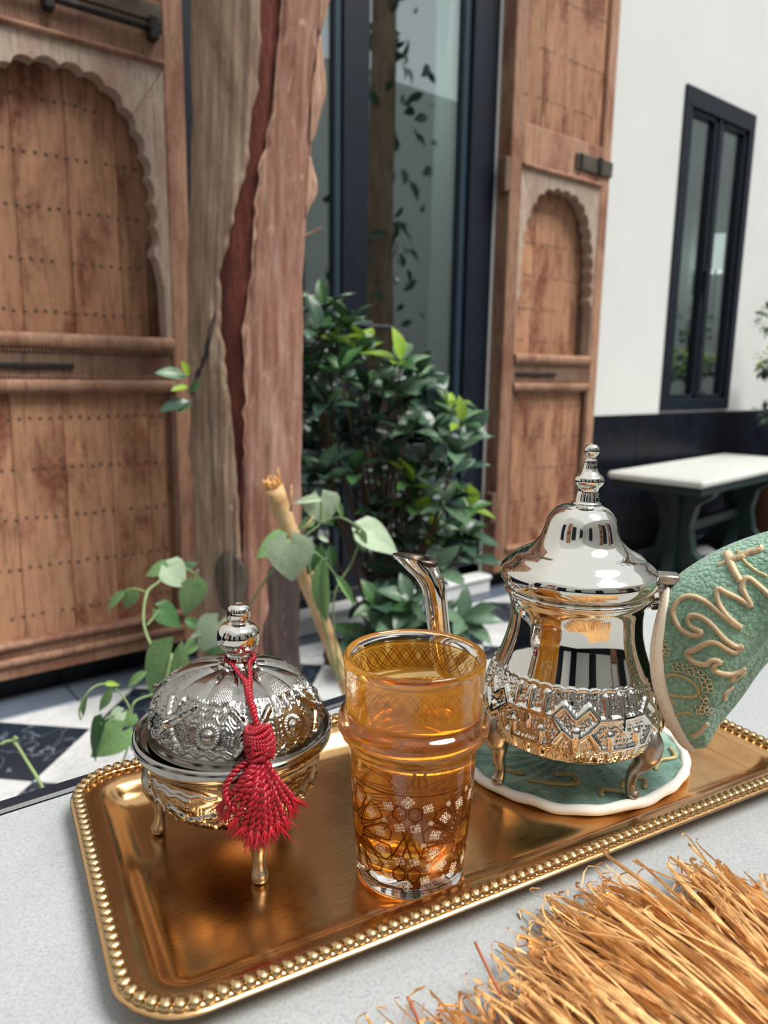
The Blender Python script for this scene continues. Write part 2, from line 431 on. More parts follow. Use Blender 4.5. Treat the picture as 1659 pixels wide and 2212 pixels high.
M['soil'] = plain('dark_soil', S(52, 44, 38), 0.95, var=0.3, scale=40, bump=0.8, bscale=60, bdist=0.01)
M['terracotta'] = plain('brown_clay', S(120, 76, 54), 0.7, var=0.1)

# ------------------------------------------------------------------ the courtyard: floor
WY = 2.42                       # face of the house wall
H = 0.198                       # half diagonal of a floor tile
floor = MB().box(-3.0, 8.2, -3.4, 2.5, -0.12, -0.008).build('floor', M['grout'])
struct(floor, 'courtyard floor of black and white marble diamonds')
def tile_mesh(kind):
    g = 0.0012; a, b = H - g, H - g - 0.003; z0, z1, z2 = -0.008, -0.0015, 0.0
    if kind == 'full': P = [(1, 0), (0, 1), (-1, 0), (0, -1)]
    else: P = [(1, 0), (-1, 0), (0, -1)]
    c = np.mean(P, axis=0); mb = MB(); n = len(P)
    vs = [(x * a, y * a, z0) for x, y in P] + [(x * a, y * a, z1) for x, y in P] + [(c[0] * (a - b) + x * b, c[1] * (a - b) + y * b, z2) for x, y in P]
    fs = [tuple(range(2 * n, 3 * n))] + [(r * n + i, r * n + (i + 1) % n, (r + 1) * n + (i + 1) % n, (r + 1) * n + i) for r in (0, 1) for i in range(n)]
    return mb.add(vs, fs)
def tmesh(kind, mat):
    o = tile_mesh(kind).build('tile', mat); me = o.data; bpy.data.objects.remove(o); return me
tm = {('full', 0): tmesh('full', M['tile_black']), ('full', 1): tmesh('full', M['tile_white']), ('half', 1): tmesh('half', M['tile_white'])}
for j in range(1, -10, -1):
    for i in range(-4, 28):
        if (i + j) % 2: continue
        w = j % 2
        inst('tile', tm[('half' if j == 1 else 'full', w)], floor, Matrix.Translation((0.372 + H * i, 2.045 + H * j, 0)))
sl = MB().box(-0.298, 0.298, -0.08, 0.08, -0.008, 0.0, 0.003).build('border_slab', M['slate']); sme = sl.data; bpy.data.objects.remove(sl)
for i in range(-2, 12): inst('border_slab', sme, floor, Matrix.Translation((0.30 + 0.6 * i, 2.332, 0)))

# ------------------------------------------------------------------ house wall with its openings
DX0, DX1, WX0, WX1, WZ0, WZ1, SKZ = 1.02, 2.505, 3.965, 4.745, 0.815, 2.57, 0.80
TOP = 6.2
mb = MB()
for x0, x1, z0, z1 in ((-3.0, DX0, 0, TOP), (DX0, DX1, 3.3, TOP), (DX1, WX0, 0, TOP), (WX0, WX1, 0, WZ0), (WX0, WX1, WZ1, TOP), (WX1, 8.2, 0, TOP)):
    mb.box(x0, x1, WY, WY + 0.10, z0, z1)
wall_n = struct(mb.build('wall_north', M['plaster']), 'white plaster courtyard wall behind the wooden door leaves')
base = empty_struct('baseboard_north', 'tall black stone skirting along the foot of the white wall', (0, 0, 0))
sk = MB().box(-0.199, 0.199, -0.012, 0.0, 0.0, SKZ, 0.002).build('panel', M['skirt']); sme = sk.data; bpy.data.objects.remove(sk)
for x in list(np.arange(DX1 + 0.235, 8.0, 0.4)) + list(np.arange(DX0 - 0.23, -2.8, -0.4)):
    inst('panel', sme, base, Matrix.Translation((x, WY, 0)))
# the other three sides of the courtyard, seen in the reflections
def side_wall(name, label, x0, x1, y0, y1, top=TOP):
    mb = MB(); mb.box(x0, x1, y0, y1, 0, top); return struct(mb.build(name, M['plaster']), label)
side_wall('wall_south', 'white courtyard wall opposite the wooden doors', -3.0, 8.2, -3.6, -3.4, 4.8)
side_wall('wall_west', 'white courtyard wall on the left end', -3.2, -3.0, -3.6, 2.7)
side_wall('wall_east', 'white courtyard wall on the right end', 8.2, 8.4, -3.6, 2.7)
b2 = MB().box(-3.0, 8.2, -3.4, -3.385, 0, SKZ).build('baseboard_south', M['skirt']); struct(b2, 'black stone skirting of the opposite wall')
b3 = MB().box(-3.0, -2.985, -3.385, 2.4, 0, SKZ).build('baseboard_west', M['skirt']); struct(b3, 'black stone skirting of the left end wall')
b4 = MB().box(8.185, 8.2, -3.385, 2.4, 0, SKZ).build('baseboard_east', M['skirt']); struct(b4, 'black stone skirting of the right end wall')

# rooms behind the panes
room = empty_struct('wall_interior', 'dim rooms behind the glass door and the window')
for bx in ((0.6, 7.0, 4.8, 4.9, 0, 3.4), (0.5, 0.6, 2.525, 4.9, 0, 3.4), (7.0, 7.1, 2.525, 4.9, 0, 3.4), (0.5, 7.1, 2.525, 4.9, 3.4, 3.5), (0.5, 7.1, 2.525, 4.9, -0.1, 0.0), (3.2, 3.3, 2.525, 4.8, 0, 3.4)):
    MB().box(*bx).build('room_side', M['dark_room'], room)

def curtain(name, label, x0, x1, y, z0, z1, waves, group=None):
    n = 90; u = np.linspace(0, 1, n); P = np.zeros((n, 2, 3))
    for j, z in enumerate((z0, z1)):
        P[:, j, 0] = x0 + (x1 - x0) * u; P[:, j, 1] = y + 0.03 * np.sin(u * waves * 2 * pi) + 0.01 * np.sin(u * waves * 5.1); P[:, j, 2] = z
    o = grid(name, P, M['curtain']); md = o.modifiers.new('cloth', 'SOLIDIFY'); md.thickness = 0.002
    return tag(o, label, 'curtain', group)

# ------------------------------------------------------------------ glazed sliding door
d1 = empty_struct('door_1', 'tall black framed glass sliding door between the wooden leaves', (0, 0, 0))
f = MB(); Y0, Y1 = 2.395, 2.50
f.box(1.02, 1.15, Y0, Y1, 0.08, 3.3, 0.004).box(2.345, 2.492, Y0, Y1, 0.08, 3.3, 0.004).box(1.02, 2.492, Y0, Y1, 3.18, 3.3, 0.004).box(1.02, 2.492, Y0, Y1, 0.05, 0.13, 0.004)
f.build('door_frame', M['frame'], d1)
s = MB().box(1.692, 1.812, 2.400, 2.47, 0.13, 3.18, 0.004).build('sliding_stile', M['frame'], d1)
MB().box(1.662, 1.692, 2.412, 2.46, 0.13, 3.18, 0.003).build('stile_edge', M['frame_edge'], d1)
MB().box(2.31, 2.345, 2.415, 2.46, 0.13, 3.18, 0.003).build('stile_edge', M['frame_edge'], d1)
MB().box(1.15, 1.662, 2.432, 2.438, 0.13, 3.18).build('pane', M['pane'], d1)
MB().box(1.812, 2.31, 2.436, 2.442, 0.13, 3.18).build('pane', M['pane'], d1)
hd = MB().tube([(1.74, 2.40, 1.18), (1.74, 2.345, 1.18), (1.755, 2.335, 1.18), (1.88, 2.335, 1.182)], 0.010, 10).box(1.722, 1.758, 2.392, 2.402, 1.08, 1.24, 0.003)
hd.build('lever_handle', M['frame'], d1)
MB().box(2.492, 2.57, 2.40, 2.43, 0.0, 3.34).build('plaster_jamb', M['plaster'], d1)
st = MB().box(1.05, 2.492, 2.322, 2.395, 0.0, 0.078, 0.004).box(1.05, 2.492, 2.31, 2.40, 0.066, 0.084, 0.004).build('trim_1', M['step']); struct(st, 'white marble doorstep below the glass door')
curtain('curtain', 'pale grey curtain at the right side behind the glass door', 2.32, 2.80, 2.60, 0.02, 3.2, 5)

# ------------------------------------------------------------------ window
w = empty_struct('window_1', 'tall narrow black framed two pane window in the white wall', (0, 0, 0))
f = MB(); Y0, Y1 = 2.405, 2.50
f.box(WX0, WX0 + 0.07, Y0, Y1, WZ0 + .07, WZ1 - .10, 0.002).box(WX1 - 0.06, WX1, Y0, Y1, WZ0 + .07, WZ1 - .10, 0.002).box(WX0, WX1, Y0, Y1, WZ1 - 0.10, WZ1, 0.003).box(WX0, WX1, Y0, Y1, WZ0, WZ0 + 0.07, 0.003)
f.build('window_frame', M['frame'], w)
for x0, x1 in ((4.035, 4.345), (4.375, 4.685)):
    c = MB(); c.box(x0, x0 + 0.035, 2.42, 2.475, 0.885, 2.47, 0.003).box(x1 - 0.035, x1, 2.42, 2.475, 0.885, 2.47, 0.003).box(x0, x1, 2.42, 2.475, 0.885, 0.91, 0.003).box(x0, x1, 2.42, 2.475, 2.445, 2.47, 0.003)
    q = c.build('casement', M['frame'], w)
    MB().box(x0 + 0.035, x1 - 0.035, 2.445, 2.451, 0.91, 2.445).build('pane', M['pane'], q)
MB().box(4.345, 4.375, 2.412, 2.48, 0.885, 2.47, 0.002).build('mullion', M['frame'], w)
MB().box(4.322, 4.338, 2.398, 2.42, 1.50, 1.64, 0.003).build('handle', M['frame'], w)
curtain('curtain', 'grey curtain hanging behind the narrow window', 3.9, 5.6, 3.0, 0.02, 2.9, 12)
l = thing('table_lamp', 'white lampshade glimpsed through the right pane of the narrow window', 'lamp', (5.19, 2.82, 0.0))
MB().lathe([(0.125, 1.745), (0.105, 1.985)], 24).build('lamp_shade', M['shade'], l, True)
MB().lathe([(0.0, 1.3), (0.06, 1.3), (0.06, 1.32), (0.012, 1.34), (0.02, 1.5), (0.012, 1.7), (0.004, 1.80), (0, 1.80)], 16).build('lamp_stand', M['iron'], l, True)
MB().box(-0.16, 0.16, -0.12, 0.12, 0, 1.3, 0.01).build('pedestal', M['dark_room'], l)

# windows and leaves of the opposite side (they appear in the mirror-bright pot and panes)
def plain_window(name, label, x0, x1, z0, z1, y):
    e = empty_struct(name, label)
    f = MB(); f.box(x0, x0 + .07, y, y + .05, z0, z1).box(x1 - .07, x1, y, y + .05, z0, z1).box(x0, x1, y, y + .05, z1 - .08, z1).box(x0, x1, y, y + .05, z0, z0 + .08).box((x0 + x1) / 2 - .03, (x0 + x1) / 2 + .03, y, y + .05, z0, z1)
    f.build('window_frame', M['frame'], e); MB().box(x0 + .06, x1 - .06, y, y + .02, z0 + .07, z1 - .07).build('pane', M['skirt'], e)
plain_window('window_2', 'dark window of the opposite wall, nearest the left end', -1.6, -0.8, .82, 2.9, -3.4)
plain_window('window_3', 'dark window of the opposite wall, in its middle', 1.6, 2.5, .1, 2.9, -3.4)
plain_window('window_4', 'dark window of the opposite wall, towards the right end', 4.1, 5.2, .82, 3.0, -3.4)
def end_window(name, label, y0, y1, z0, z1):
    e = empty_struct(name, label); x = -3.0
    f = MB(); f.box(x, x + .05, y0, y0 + .07, z0, z1).box(x, x + .05, y1 - .07, y1, z0, z1).box(x, x + .05, y0, y1, z1 - .08, z1).box(x, x + .05, y0, y1, z0, z0 + .08).box(x, x + .05, (y0 + y1) / 2 - .03, (y0 + y1) / 2 + .03, z0, z1)
    f.build('window_frame', M['frame'], e); MB().box(x, x + .02, y0 + .06, y1 - .06, z0 + .07, z1 - .07).build('pane', M['skirt'], e)
end_window('window_5', 'dark window of the left end wall, nearest the wooden doors', 1.3, 2.0, .1, 2.8)
end_window('window_6', 'dark window of the left end wall, in its middle', -1.0, -.2, .1, 2.8)
end_window('window_7', 'dark window of the left end wall, farthest from the wooden doors', -2.7, -1.9, .1, 2.8)

# ------------------------------------------------------------------ the two carved wooden leaves
def arch_half(n=150, lobes=9):
    """right half of the scalloped arch (x from centre, z), from the springing up to the apex"""
    out = []
    for i in range(n + 1):
        t = i / n * pi / 2                       # 0 = springing, pi/2 = apex
        e = 2 / 2.7
        x = 0.262 * abs(cos(t)) ** e; z = 1.375 + 0.468 * abs(sin(t)) ** e
        out.append([x, z])
    P = np.array(out); d = np.r_[0, np.cumsum(np.linalg.norm(np.diff(P, axis=0), axis=1))]; L = d[-1]
    s = np.linspace(0, L, n + 1); Q = np.c_[np.interp(s, d, P[:, 0]), np.interp(s, d, P[:, 1])]
    T = np.gradient(Q, axis=0); T /= np.linalg.norm(T, axis=1)[:, None]
    Nn = np.c_[T[:, 1], -T[:, 0]]                # outward
    ph = s / L * lobes
    Q = Q + Nn * (0.016 * np.abs(np.sin(ph * pi)) ** 0.7 - 0.012)[:, None]
    return [tuple(p) for p in Q]

def make_leaf(name, label, x0, nails_as_parts, w=0.75, cx=0.385):
    t = thing(name, label, 'door', (x0, 2.322, 0.0)); struct(t)
    zb, zt = 0.085, 3.30
    sl, sr = 0.075, 0.065                        # stile widths
    MB().box(0, sl, 0, 0.094, zb, zt, 0.004).build('stile', M['wood'], t)
    MB().box(w - sr, w, 0, 0.094, zb, zt, 0.004).build('stile', M['wood'], t)
    a, b = sl, w - sr
    MB().box(a, b, 0.002, 0.055, zb, 0.150, 0.004).build('bottom_rail', M['wood'], t)
    MB().box(a, b, 0.004, 0.055, 0.150, 0.19, 0.003).build('bottom_rail', M['wood'], t)
    MB().box(a, b, 0.001, 0.055, 1.905, 2.075, 0.004).build('upper_rail', M['wood'], t)
    MB().box(a, b, 0.001, 0.055, 3.15, zt, 0.004).build('top_rail', M['wood'], t)
    for z, r in ((0.138, 0.013), (0.19, 0.012), (1.083, 0.022), (0.953, 0.020), (1.905, 0.010)):
        m = MB(); n = 12
        vs = []; 
        for xx in (a, b):
            for k in range(n + 1):
                q = pi * k / n; vs.append((xx, -0.014 * sin(q) + 0.002, z - r * cos(q)))
        fs = [(k, k + 1, n + 2 + k, n + 1 + k) for k in range(n)]
        m.add(vs, fs).box(a, b, 0.002, 0.05, z - r, z + r).build('moulding', M['wood'], t, auto=40)
    # carved middle rail with its row of small beads
    MB().box(a, b, 0.006, 0.05, 0.972, 1.062).build('carved_rail', M['wood_dark'], t)
    bd = MB()
    for zz in (1.056, 0.980):
        for x in np.arange(a + 0.008, b - 0.004, 0.0115): bd.box(x, x + 0.007, -0.001, 0.008, zz - 0.004, zz + 0.004, 0.0015)
    stuff(bd.build('bead_row', M['wood'], t))
    MB().box(a + 0.02, a + 0.30, -0.004, 0.008, 1.006, 1.020, 0.002).build('rail_strip', M['iron'], t)
    # recessed vertical planks below and behind the arch, and above the upper rail
    def planks(z0, z1, y, xs):
        for p, q in zip(xs, xs[1:]):
            MB().box(p + 0.0008, q - 0.0008, y + random.uniform(-0.001, 0.001), y + 0.018, z0, z1, 0.0015).build('plank', M['wood_panel'], t)
    planks(0.19, 0.935, 0.026, [a, 0.196, 0.340, 0.478, 0.60, b])
    planks(1.10, 1.90, 0.076, [a, 0.118, 0.264, 0.410, 0.556, b])
    planks(2.075, 3.15, 0.022, [a, 0.205, 0.345, 0.49, 0.60, b])
    for x in (a, b - 0.016): MB().box(x, x + 0.016, 0.004, 0.03, 0.19, 0.935, 0.003).build('gap_shade_strip', M['wood_dark'], t)  # dark strips paint the shade of the recess between panel and stile
    # scalloped arch in three boards, mitred at the corners
    half = arch_half()
    kS = int(len(half) * 0.62)
    A = [(cx + x, z) for x, z in half]; AL = [(cx - x, z) for x, z in half]
    yb0, yb1 = 0.004, 0.062
    top = [(b, 1.897)] + [(a, 1.897)] + AL[kS:] + A[::-1][1:len(half) - kS]
    MB().prism(top, yb0, yb1).build('arch_board', M['wood_pale'], t)
    gap = 0.0012
    for sgn, C, cor, xo in ((1, A, b, b), (-1, AL, a, a)):
        notch = [(cx + sgn * 0.250, 1.352), (cx + sgn * 0.262, 1.338), (cx + sgn * 0.272, 1.30), (cx + sgn * 0.279, 1.25), (cx + sgn * 0.281, 1.10)]
        poly = [(xo, 1.897 - 0.004)] + [(x + sgn * 0.001, z - gap) for x, z in C[:kS + 1][::-1]] + notch + [(xo, 1.10)]
        if abs(notch[-1][0] - cx) > abs(xo - cx): poly = [(xo, 1.893)] + [(x, z - gap) for x, z in C[:kS + 1][::-1]] + [(xo - sgn * 0.006, 1.33), (xo - sgn * 0.006, 1.10), (xo, 1.10)]
        MB().prism(poly, yb0 + 0.001, yb1).build('arch_board', M['wood_pale'], t)
    for x in (cx - 0.262, cx + 0.250): MB().box(x, x + 0.012, 0.062, 0.076, 1.10, 1.40).build('gap_shade_strip', M['wood_dark'], t)  # dark strips colour in the shaded gap beside the arch planks
    # nails in rows
    nm = MB().lathe([(0.0056, 0.0), (0.0050, 0.002), (0.003, 0.0035), (0.0, 0.004)], 8)
    nv = [(x, -z, y) for x, y, z in nm.v]
    rows = [(z, 0.076, 0.125, 0.635) for z in (1.610, 1.463, 1.316, 1.170)] + [(1.755, 0.076, 0.27, 0.52)] + [(z, 0.026, 0.105, 0.665) for z in (0.859, 0.712, 0.565, 0.416, 0.266)]
    rows_up = [(z, 0.022, 0.10, 0.67) for z in (2.20, 2.40, 2.62, 2.85, 3.05)]
    me = None; joined = MB()
    for z, y, xa, xb in rows + rows_up:
        x = xa
        while x < min(xb, b - 0.012):
            px, pz = x + random.uniform(-.002, .002), z + random.uniform(-.003, .003)
            x += 0.0285
            if random.random() < (0.05 if nails_as_parts else 0.3): continue
            if nails_as_parts and z < 2.1:
                if me is None: q = MB().add(nv, nm.f).build('nail', M['nail'], None, True); me = q.data; bpy.data.objects.remove(q)
                inst('nail', me, t, Matrix.Translation((px, y, pz)))
            else: joined.add([(px + p[0], y + p[1], pz + p[2]) for p in nv], nm.f)
    if joined.v: stuff(joined.build('nail_rows', M['nail'], t, True))
    return t

leafL = make_leaf('door_2', 'carved wooden door leaf with arched panel left of the tree trunk', 0.292, True)
leafR = make_leaf('door_3', 'carved wooden door leaf with arched panel right of the glass door', 2.512, False, 0.70, 0.356)
# iron fittings
b = MB().tube([(0.24, -0.022, 1.985), (0.67, -0.022, 1.985)], 0.011, 10)
bolt = b.build('sliding_bolt', M['iron'], leafL, True)
for x in (0.36, 0.65): MB().box(x - 0.014, x + 0.014, -0.036, 0.003, 1.955, 2.018, 0.004).build('bolt_bracket', M['iron'], bolt)
MB().box(0.075, 0.685, -0.006, 0.004, 2.012, 2.062, 0.003).build('bolt_plate', M['iron_lite'], leafL)
lt = MB().box(0.430, 0.704, -0.012, 0.004, 1.948, 2.018, 0.004).build('latch_plate', M['iron_lite'], leafR)
MB().box(0.585, 0.615, -0.022, -0.010, 1.945, 2.022, 0.003).build('latch_staple', M['iron'], lt)
MB().box(0.447, 0.469, -0.02, -0.010, 1.95, 2.015, 0.003).build('latch_staple', M['iron'], lt)
for z in (1.85, 0.40):
    MB().box(-0.03, 0.01, 0.0, 0.05, z - 0.07, z + 0.07, 0.004).build('hinge_block', M['wood_dark'], leafR)
# the pair on the opposite wall, mirrored in the silver
r = dup(leafL, (3.9, -3.345, 0), pi, 'wooden door leaf on the opposite wall, beside its right window', 'door_4')
dup(leafL, (-2.945, 0.0, 0), pi / 2, 'wooden door leaf on the left end wall, between two windows', 'door_6')
r = dup(leafL, (1.55, -3.345, 0), pi, 'wooden door leaf on the opposite wall, beside its middle window', 'door_5')

# ------------------------------------------------------------------ the tree trunk in front of the doors
tree = thing('tree_trunk', 'thick old tree trunk with peeling bark between the left door leaf and the bush', 'tree', (1.01, 1.91, 0.0))
TZ = [0.0, 0.18, 0.33, 0.44, 0.54, 0.74, 0.94, 1.11, 1.26, 1.38, 1.67, 1.95, 2.3, 2.8, 3.4]
TR = [0.156, 0.140, 0.139, 0.141, 0.144, 0.146, 0.147, 0.147, 0.145, 0.145, 0.147, 0.158, 0.160, 0.155, 0.15]
PHI0 = atan2(-1.91, -1.01)                     # direction from the trunk towards the table
def trunk_r(th, z):
    return np.interp(z, TZ, TR) * (1 + 0.018 * np.sin(3 * th + 1.3 * z) + 0.012 * np.sin(7 * th - 2.1 * z) + 0.008 * np.sin(13 * th + 5 * z) + 0.006 * np.sin(9 * z + 4 * th))
def trunk_c(z):
    k = np.interp(z, [1.25, 1.95, 3.4], [0, .046, .07]); return 0.006 * np.sin(1.1 * z) + .78 * k, 0.006 * np.sin(2.0 * z + 1) - .62 * k
def shell(name, mat, th0, th1, z, off, nth=40, thick=None):
    """sheet of bark between the angle curves th0(z), th1(z), standing off the wood"""
    u = np.linspace(0, 1, nth); P = np.zeros((len(z), nth, 3))
    for i, zz in enumerate(z):
        th = th0[i] + (th1[i] - th0[i]) * u
        edge = np.minimum(u, 1 - u) * nth / 2.0
        o = off * np.clip(edge, 0, 1) ** 0.5
        r = trunk_r(th, zz) + o + 0.0022 * np.sin(31 * th + 3 * zz) + 0.0018 * np.sin(57 * th - 7 * zz + 2 * np.sin(3 * zz)) + 0.0012 * np.sin(23 * zz + 11 * th)
        cx_, cy_ = trunk_c(zz)
        P[i, :, 0] = cx_ + r * np.cos(th); P[i, :, 1] = cy_ + r * np.sin(th); P[i, :, 2] = zz
    return grid(name, P, mat, tree)
zz = np.linspace(0.0, 3.4, 150); th = np.linspace(0, 2 * pi, 96, endpoint=False)
Zg, Tg = np.meshgrid(zz, th, indexing='ij'); Rg = trunk_r(Tg, Zg) - 0.004
P = np.stack([trunk_c(Zg)[0] + Rg * np.cos(Tg), trunk_c(Zg)[1] + Rg * np.sin(Tg), Zg], -1)
grid('heartwood', P, M['bark_red'], tree, cv=True)
# split line: angle (from the table direction, positive to the right) of the raw red strip's two edges
SZ = [0.50, 0.54, 0.74, 0.94, 1.11, 1.26, 1.38, 1.67, 1.95, 2.3, 3.4]
SL = [-.13, -.15, -.19, -.27, -.43, -.42, -.20, .06, .05, .12, .3]
SR = [-.12, -.08, -.07, -.05, -.05, .05, .07, .33, .31, .40, .55]
zt = np.linspace(0.0, 3.4, 420)
_jr = {s: np.interp(zt, np.linspace(0, 3.4, 130), np.random.default_rng(int(s * 10)).normal(0, .022, 130)) + np.interp(zt, np.linspace(0, 3.4, 37), np.random.default_rng(int(s * 20)).normal(0, .026, 37)) for s in (.5, 2.2)}
jag = lambda z, s: _jr[s]
eL = np.interp(zt, SZ, SL) + jag(zt, 0.5) * np.interp(zt, [0.5, 1.0], [0.2, 1]); eR = np.interp(zt, SZ, SR) + jag(zt, 2.2) * np.interp(zt, [0.5, 1.0], [0.2, 1.0])
eR = np.maximum(eR, eL + 0.002)
# around the back both sheets meet
shell('bark_sheet', M['bark_pale'], PHI0 + np.full_like(zt, -2.9), PHI0 + eL, zt, 0.008, 90)
shell('bark_sheet', M['bark_pink'], PHI0 + eR, PHI0 + np.full_like(zt, 3.3), zt, 0.008, 90)
# pale torn lip along the right edge of the split
sel = (zt > 0.75)
shell('torn_lip', M['bark_edge'], PHI0 + eR[sel] - 0.002, PHI0 + eR[sel] + 0.012 + np.abs(_jr[.5][sel]) * 1.2, zt[sel], 0.0095, 8)
# darker bark round the foot, on the right
zf = np.linspace(0.0, 0.47, 60)
shell('dark_foot', M['bark_dark'], PHI0 + np.interp(zf, [0, .47], [0.02, .36]) + 0.05 * np.sin(40 * zf), PHI0 + np.full_like(zf, 2.2), zf, 0.0095, 50)
# black mossy knot low on the left
kz = np.linspace(0.345, 0.515, 40); hw = 0.36 * np.sqrt(np.clip(1 - ((kz - 0.43) / 0.087) ** 2, 0.002, 1)) + 0.02 * np.sin(60 * kz)
shell('knot', M['bark_moss'], PHI0 - 0.36 - hw, PHI0 - 0.36 + hw, kz, 0.014, 30)
# dark crack on the left flank
kz = np.linspace(0.93, 1.16, 40); cz = np.interp(kz, [0.93, 1.05, 1.16], [-1.25, -0.72, -0.52]); hw = np.interp(kz, [.93, 1.07, 1.16], [.05, .12, .02])
shell('crack', M['bark_dark'], PHI0 + cz - hw, PHI0 + cz + hw * 0.7, kz, 0.0088, 14)
kz = np.linspace(0.55, 0.95, 60); cz = np.interp(kz, [0.55, 0.8, 0.95], [-0.52, -0.66, -0.70])
shell('crack', M['bark_dark'], PHI0 + cz - 0.012, PHI0 + cz + 0.012, kz, 0.0095, 5)
# peeling flakes up the right edge
for z0, hgt, a0, wid in ((1.60, .26, 1.35, .30), (1.86, .30, 1.22, .26), (2.1, .4, 1.4, .3), (1.42, .15, 1.42, .16)):
    fz = np.linspace(z0, z0 + hgt, 30); q = (fz - z0) / hgt
    ww = wid * np.sin(q * pi) ** 0.6
    u = np.linspace(0, 1, 8); P = np.zeros((30, 8, 3))
    for i in range(30):
        t_ = PHI0 + a0 + ww[i] * (u - 0.5); r_ = trunk_r(t_, fz[i]) + 0.010 + 0.022 * u * sin(q[i] * pi) + 0.003 * np.sin(50 * fz[i] + 9 * u)
        P[i, :, 0] = trunk_c(fz[i])[0] + r_ * np.cos(t_); P[i, :, 1] = trunk_c(fz[i])[1] + r_ * np.sin(t_); P[i, :, 2] = fz[i]
    o = grid('bark_flake', P, M['bark_edge'], tree); md = o.modifiers.new('thick', 'SOLIDIFY'); md.thickness = 0.004
# twigs and soil
loc = lambda px, py, d: at(px, py, d) - np.array(tree.location)
MB().tube(catmull([loc(640, 520, 2.16), loc(662, 508, 2.14), loc(695, 491, 2.12)], 5), np.linspace(.004, .0015, 11), 6).build('twig', M['cane'], tree, True)
MB().tube(catmull([loc(430, 790, 2.10), loc(418, 880, 2.08), loc(412, 950, 2.07), loc(410, 985, 2.07), loc(428, 1030, 2.06)], 5), np.linspace(.005, .002, 21), 6).build('twig', M['twig'], tree, True)
MB().lathe([(0, .03), (.15, .028), (.19, .012), (.215, .001)], 24).build('soil_mound', M['soil'], tree, True)

# leaf meshes: base at origin, tip along +y, face up +z, unit length
def leaf_mesh(name, mat, outline, fold=0.12, bend=0.18, n=9, m=4):
    s = np.linspace(0, 1, n); w = np.interp(s, outline[0], outline[1]); P = np.zeros((n, 2 * m + 1, 3))
    for i in range(n):
        for j in range(-m, m + 1):
            x = j / m * w[i]; y = s[i]
            if outline[2]: y = s[i] - outline[2] * (abs(j) / m) ** 1.5 * (1 - s[i]) ** 2.5
            P[i, j + m] = (x, y, fold * abs(x) * 1.6 - bend * s[i] ** 2 + 0.012 * sin(9 * s[i] + 2 * j))
    o = grid(name, P, mat); me = o.data; bpy.data.objects.remove(o); return me
HEART = ([0, .03, .12, .25, .4, .55, .7, .85, .95, 1], [.10, .30, .45, .50, .465, .375, .26, .135, .05, .004], 0.26)
OVAL = ([0, .08, .25, .45, .6, .75, .9, 1], [.02, .09, .19, .235, .225, .17, .08, .004], 0)
NARROW = ([0, .1, .3, .5, .7, .9, 1], [.02, .12, .20, .20, .14, .05, .004], 0.05)
LM = {}
for key, mat in (('pale', 'leaf_pale'), ('mid', 'leaf_mid'), ('deep', 'leaf_deep'), ('young', 'leaf_young')):
    LM['heart', key] = leaf_mesh('leaf', M[mat], HEART, 0.10, 0.20); LM['narrow', key] = leaf_mesh('leaf', M[mat], NARROW, 0.35, 0.15)
for key, mat in (('gloss', 'leaf_gloss'), ('grey', 'leaf_grey'), ('young', 'leaf_young'), ('deep', 'leaf_deep')):
    LM['oval', key] = leaf_mesh('leaf', M[mat], OVAL, 0.22, 0.22, 8, 2)

def put_leaf(parent, kind, key, B, T, nrm, width=1.0):
    """leaf from point B to tip T (world), its face turned to nrm"""
    L = float(np.linalg.norm(np.array(T) - np.array(B))); R = basis(np.array(T) - np.array(B), nrm)
    mw = Matrix.Translation(Vector(B) - parent.location) @ R.to_4x4() @ Matrix.Diagonal((L * width, L, L, 1))
    return inst('leaf', LM[kind, key], parent, mw)
TOCAM = lambda p: (EYE - np.array(p)) / np.linalg.norm(EYE - np.array(p))
def px_leaf(parent, kind, key, b, t, d, up=0.5, side=0.0, width=1.0, dd=0.0):
    B, T = at(b[0], b[1], d), at(t[0], t[1], d + dd)
    return put_leaf(parent, kind, key, B, T, TOCAM(B) + np.array([0, 0, up]) + V_R * side, width)

# sprig growing out of the trunk's left side
for b_, t_, kk in (((404, 815), (340, 797), 'grey'), ((408, 812), (398, 782), 'young'), ((405, 835), (372, 838), 'young'), ((410, 868), (345, 880), 'gloss'), ((412, 872), (385, 885), 'deep'), ((408, 850), (430, 822), 'deep')):
    B, T = at(*b_, 2.03), at(*t_, 2.0)
    put_leaf(tree, 'oval', kk, B, T, TOCAM(B) + np.array([0, 0, .8]))

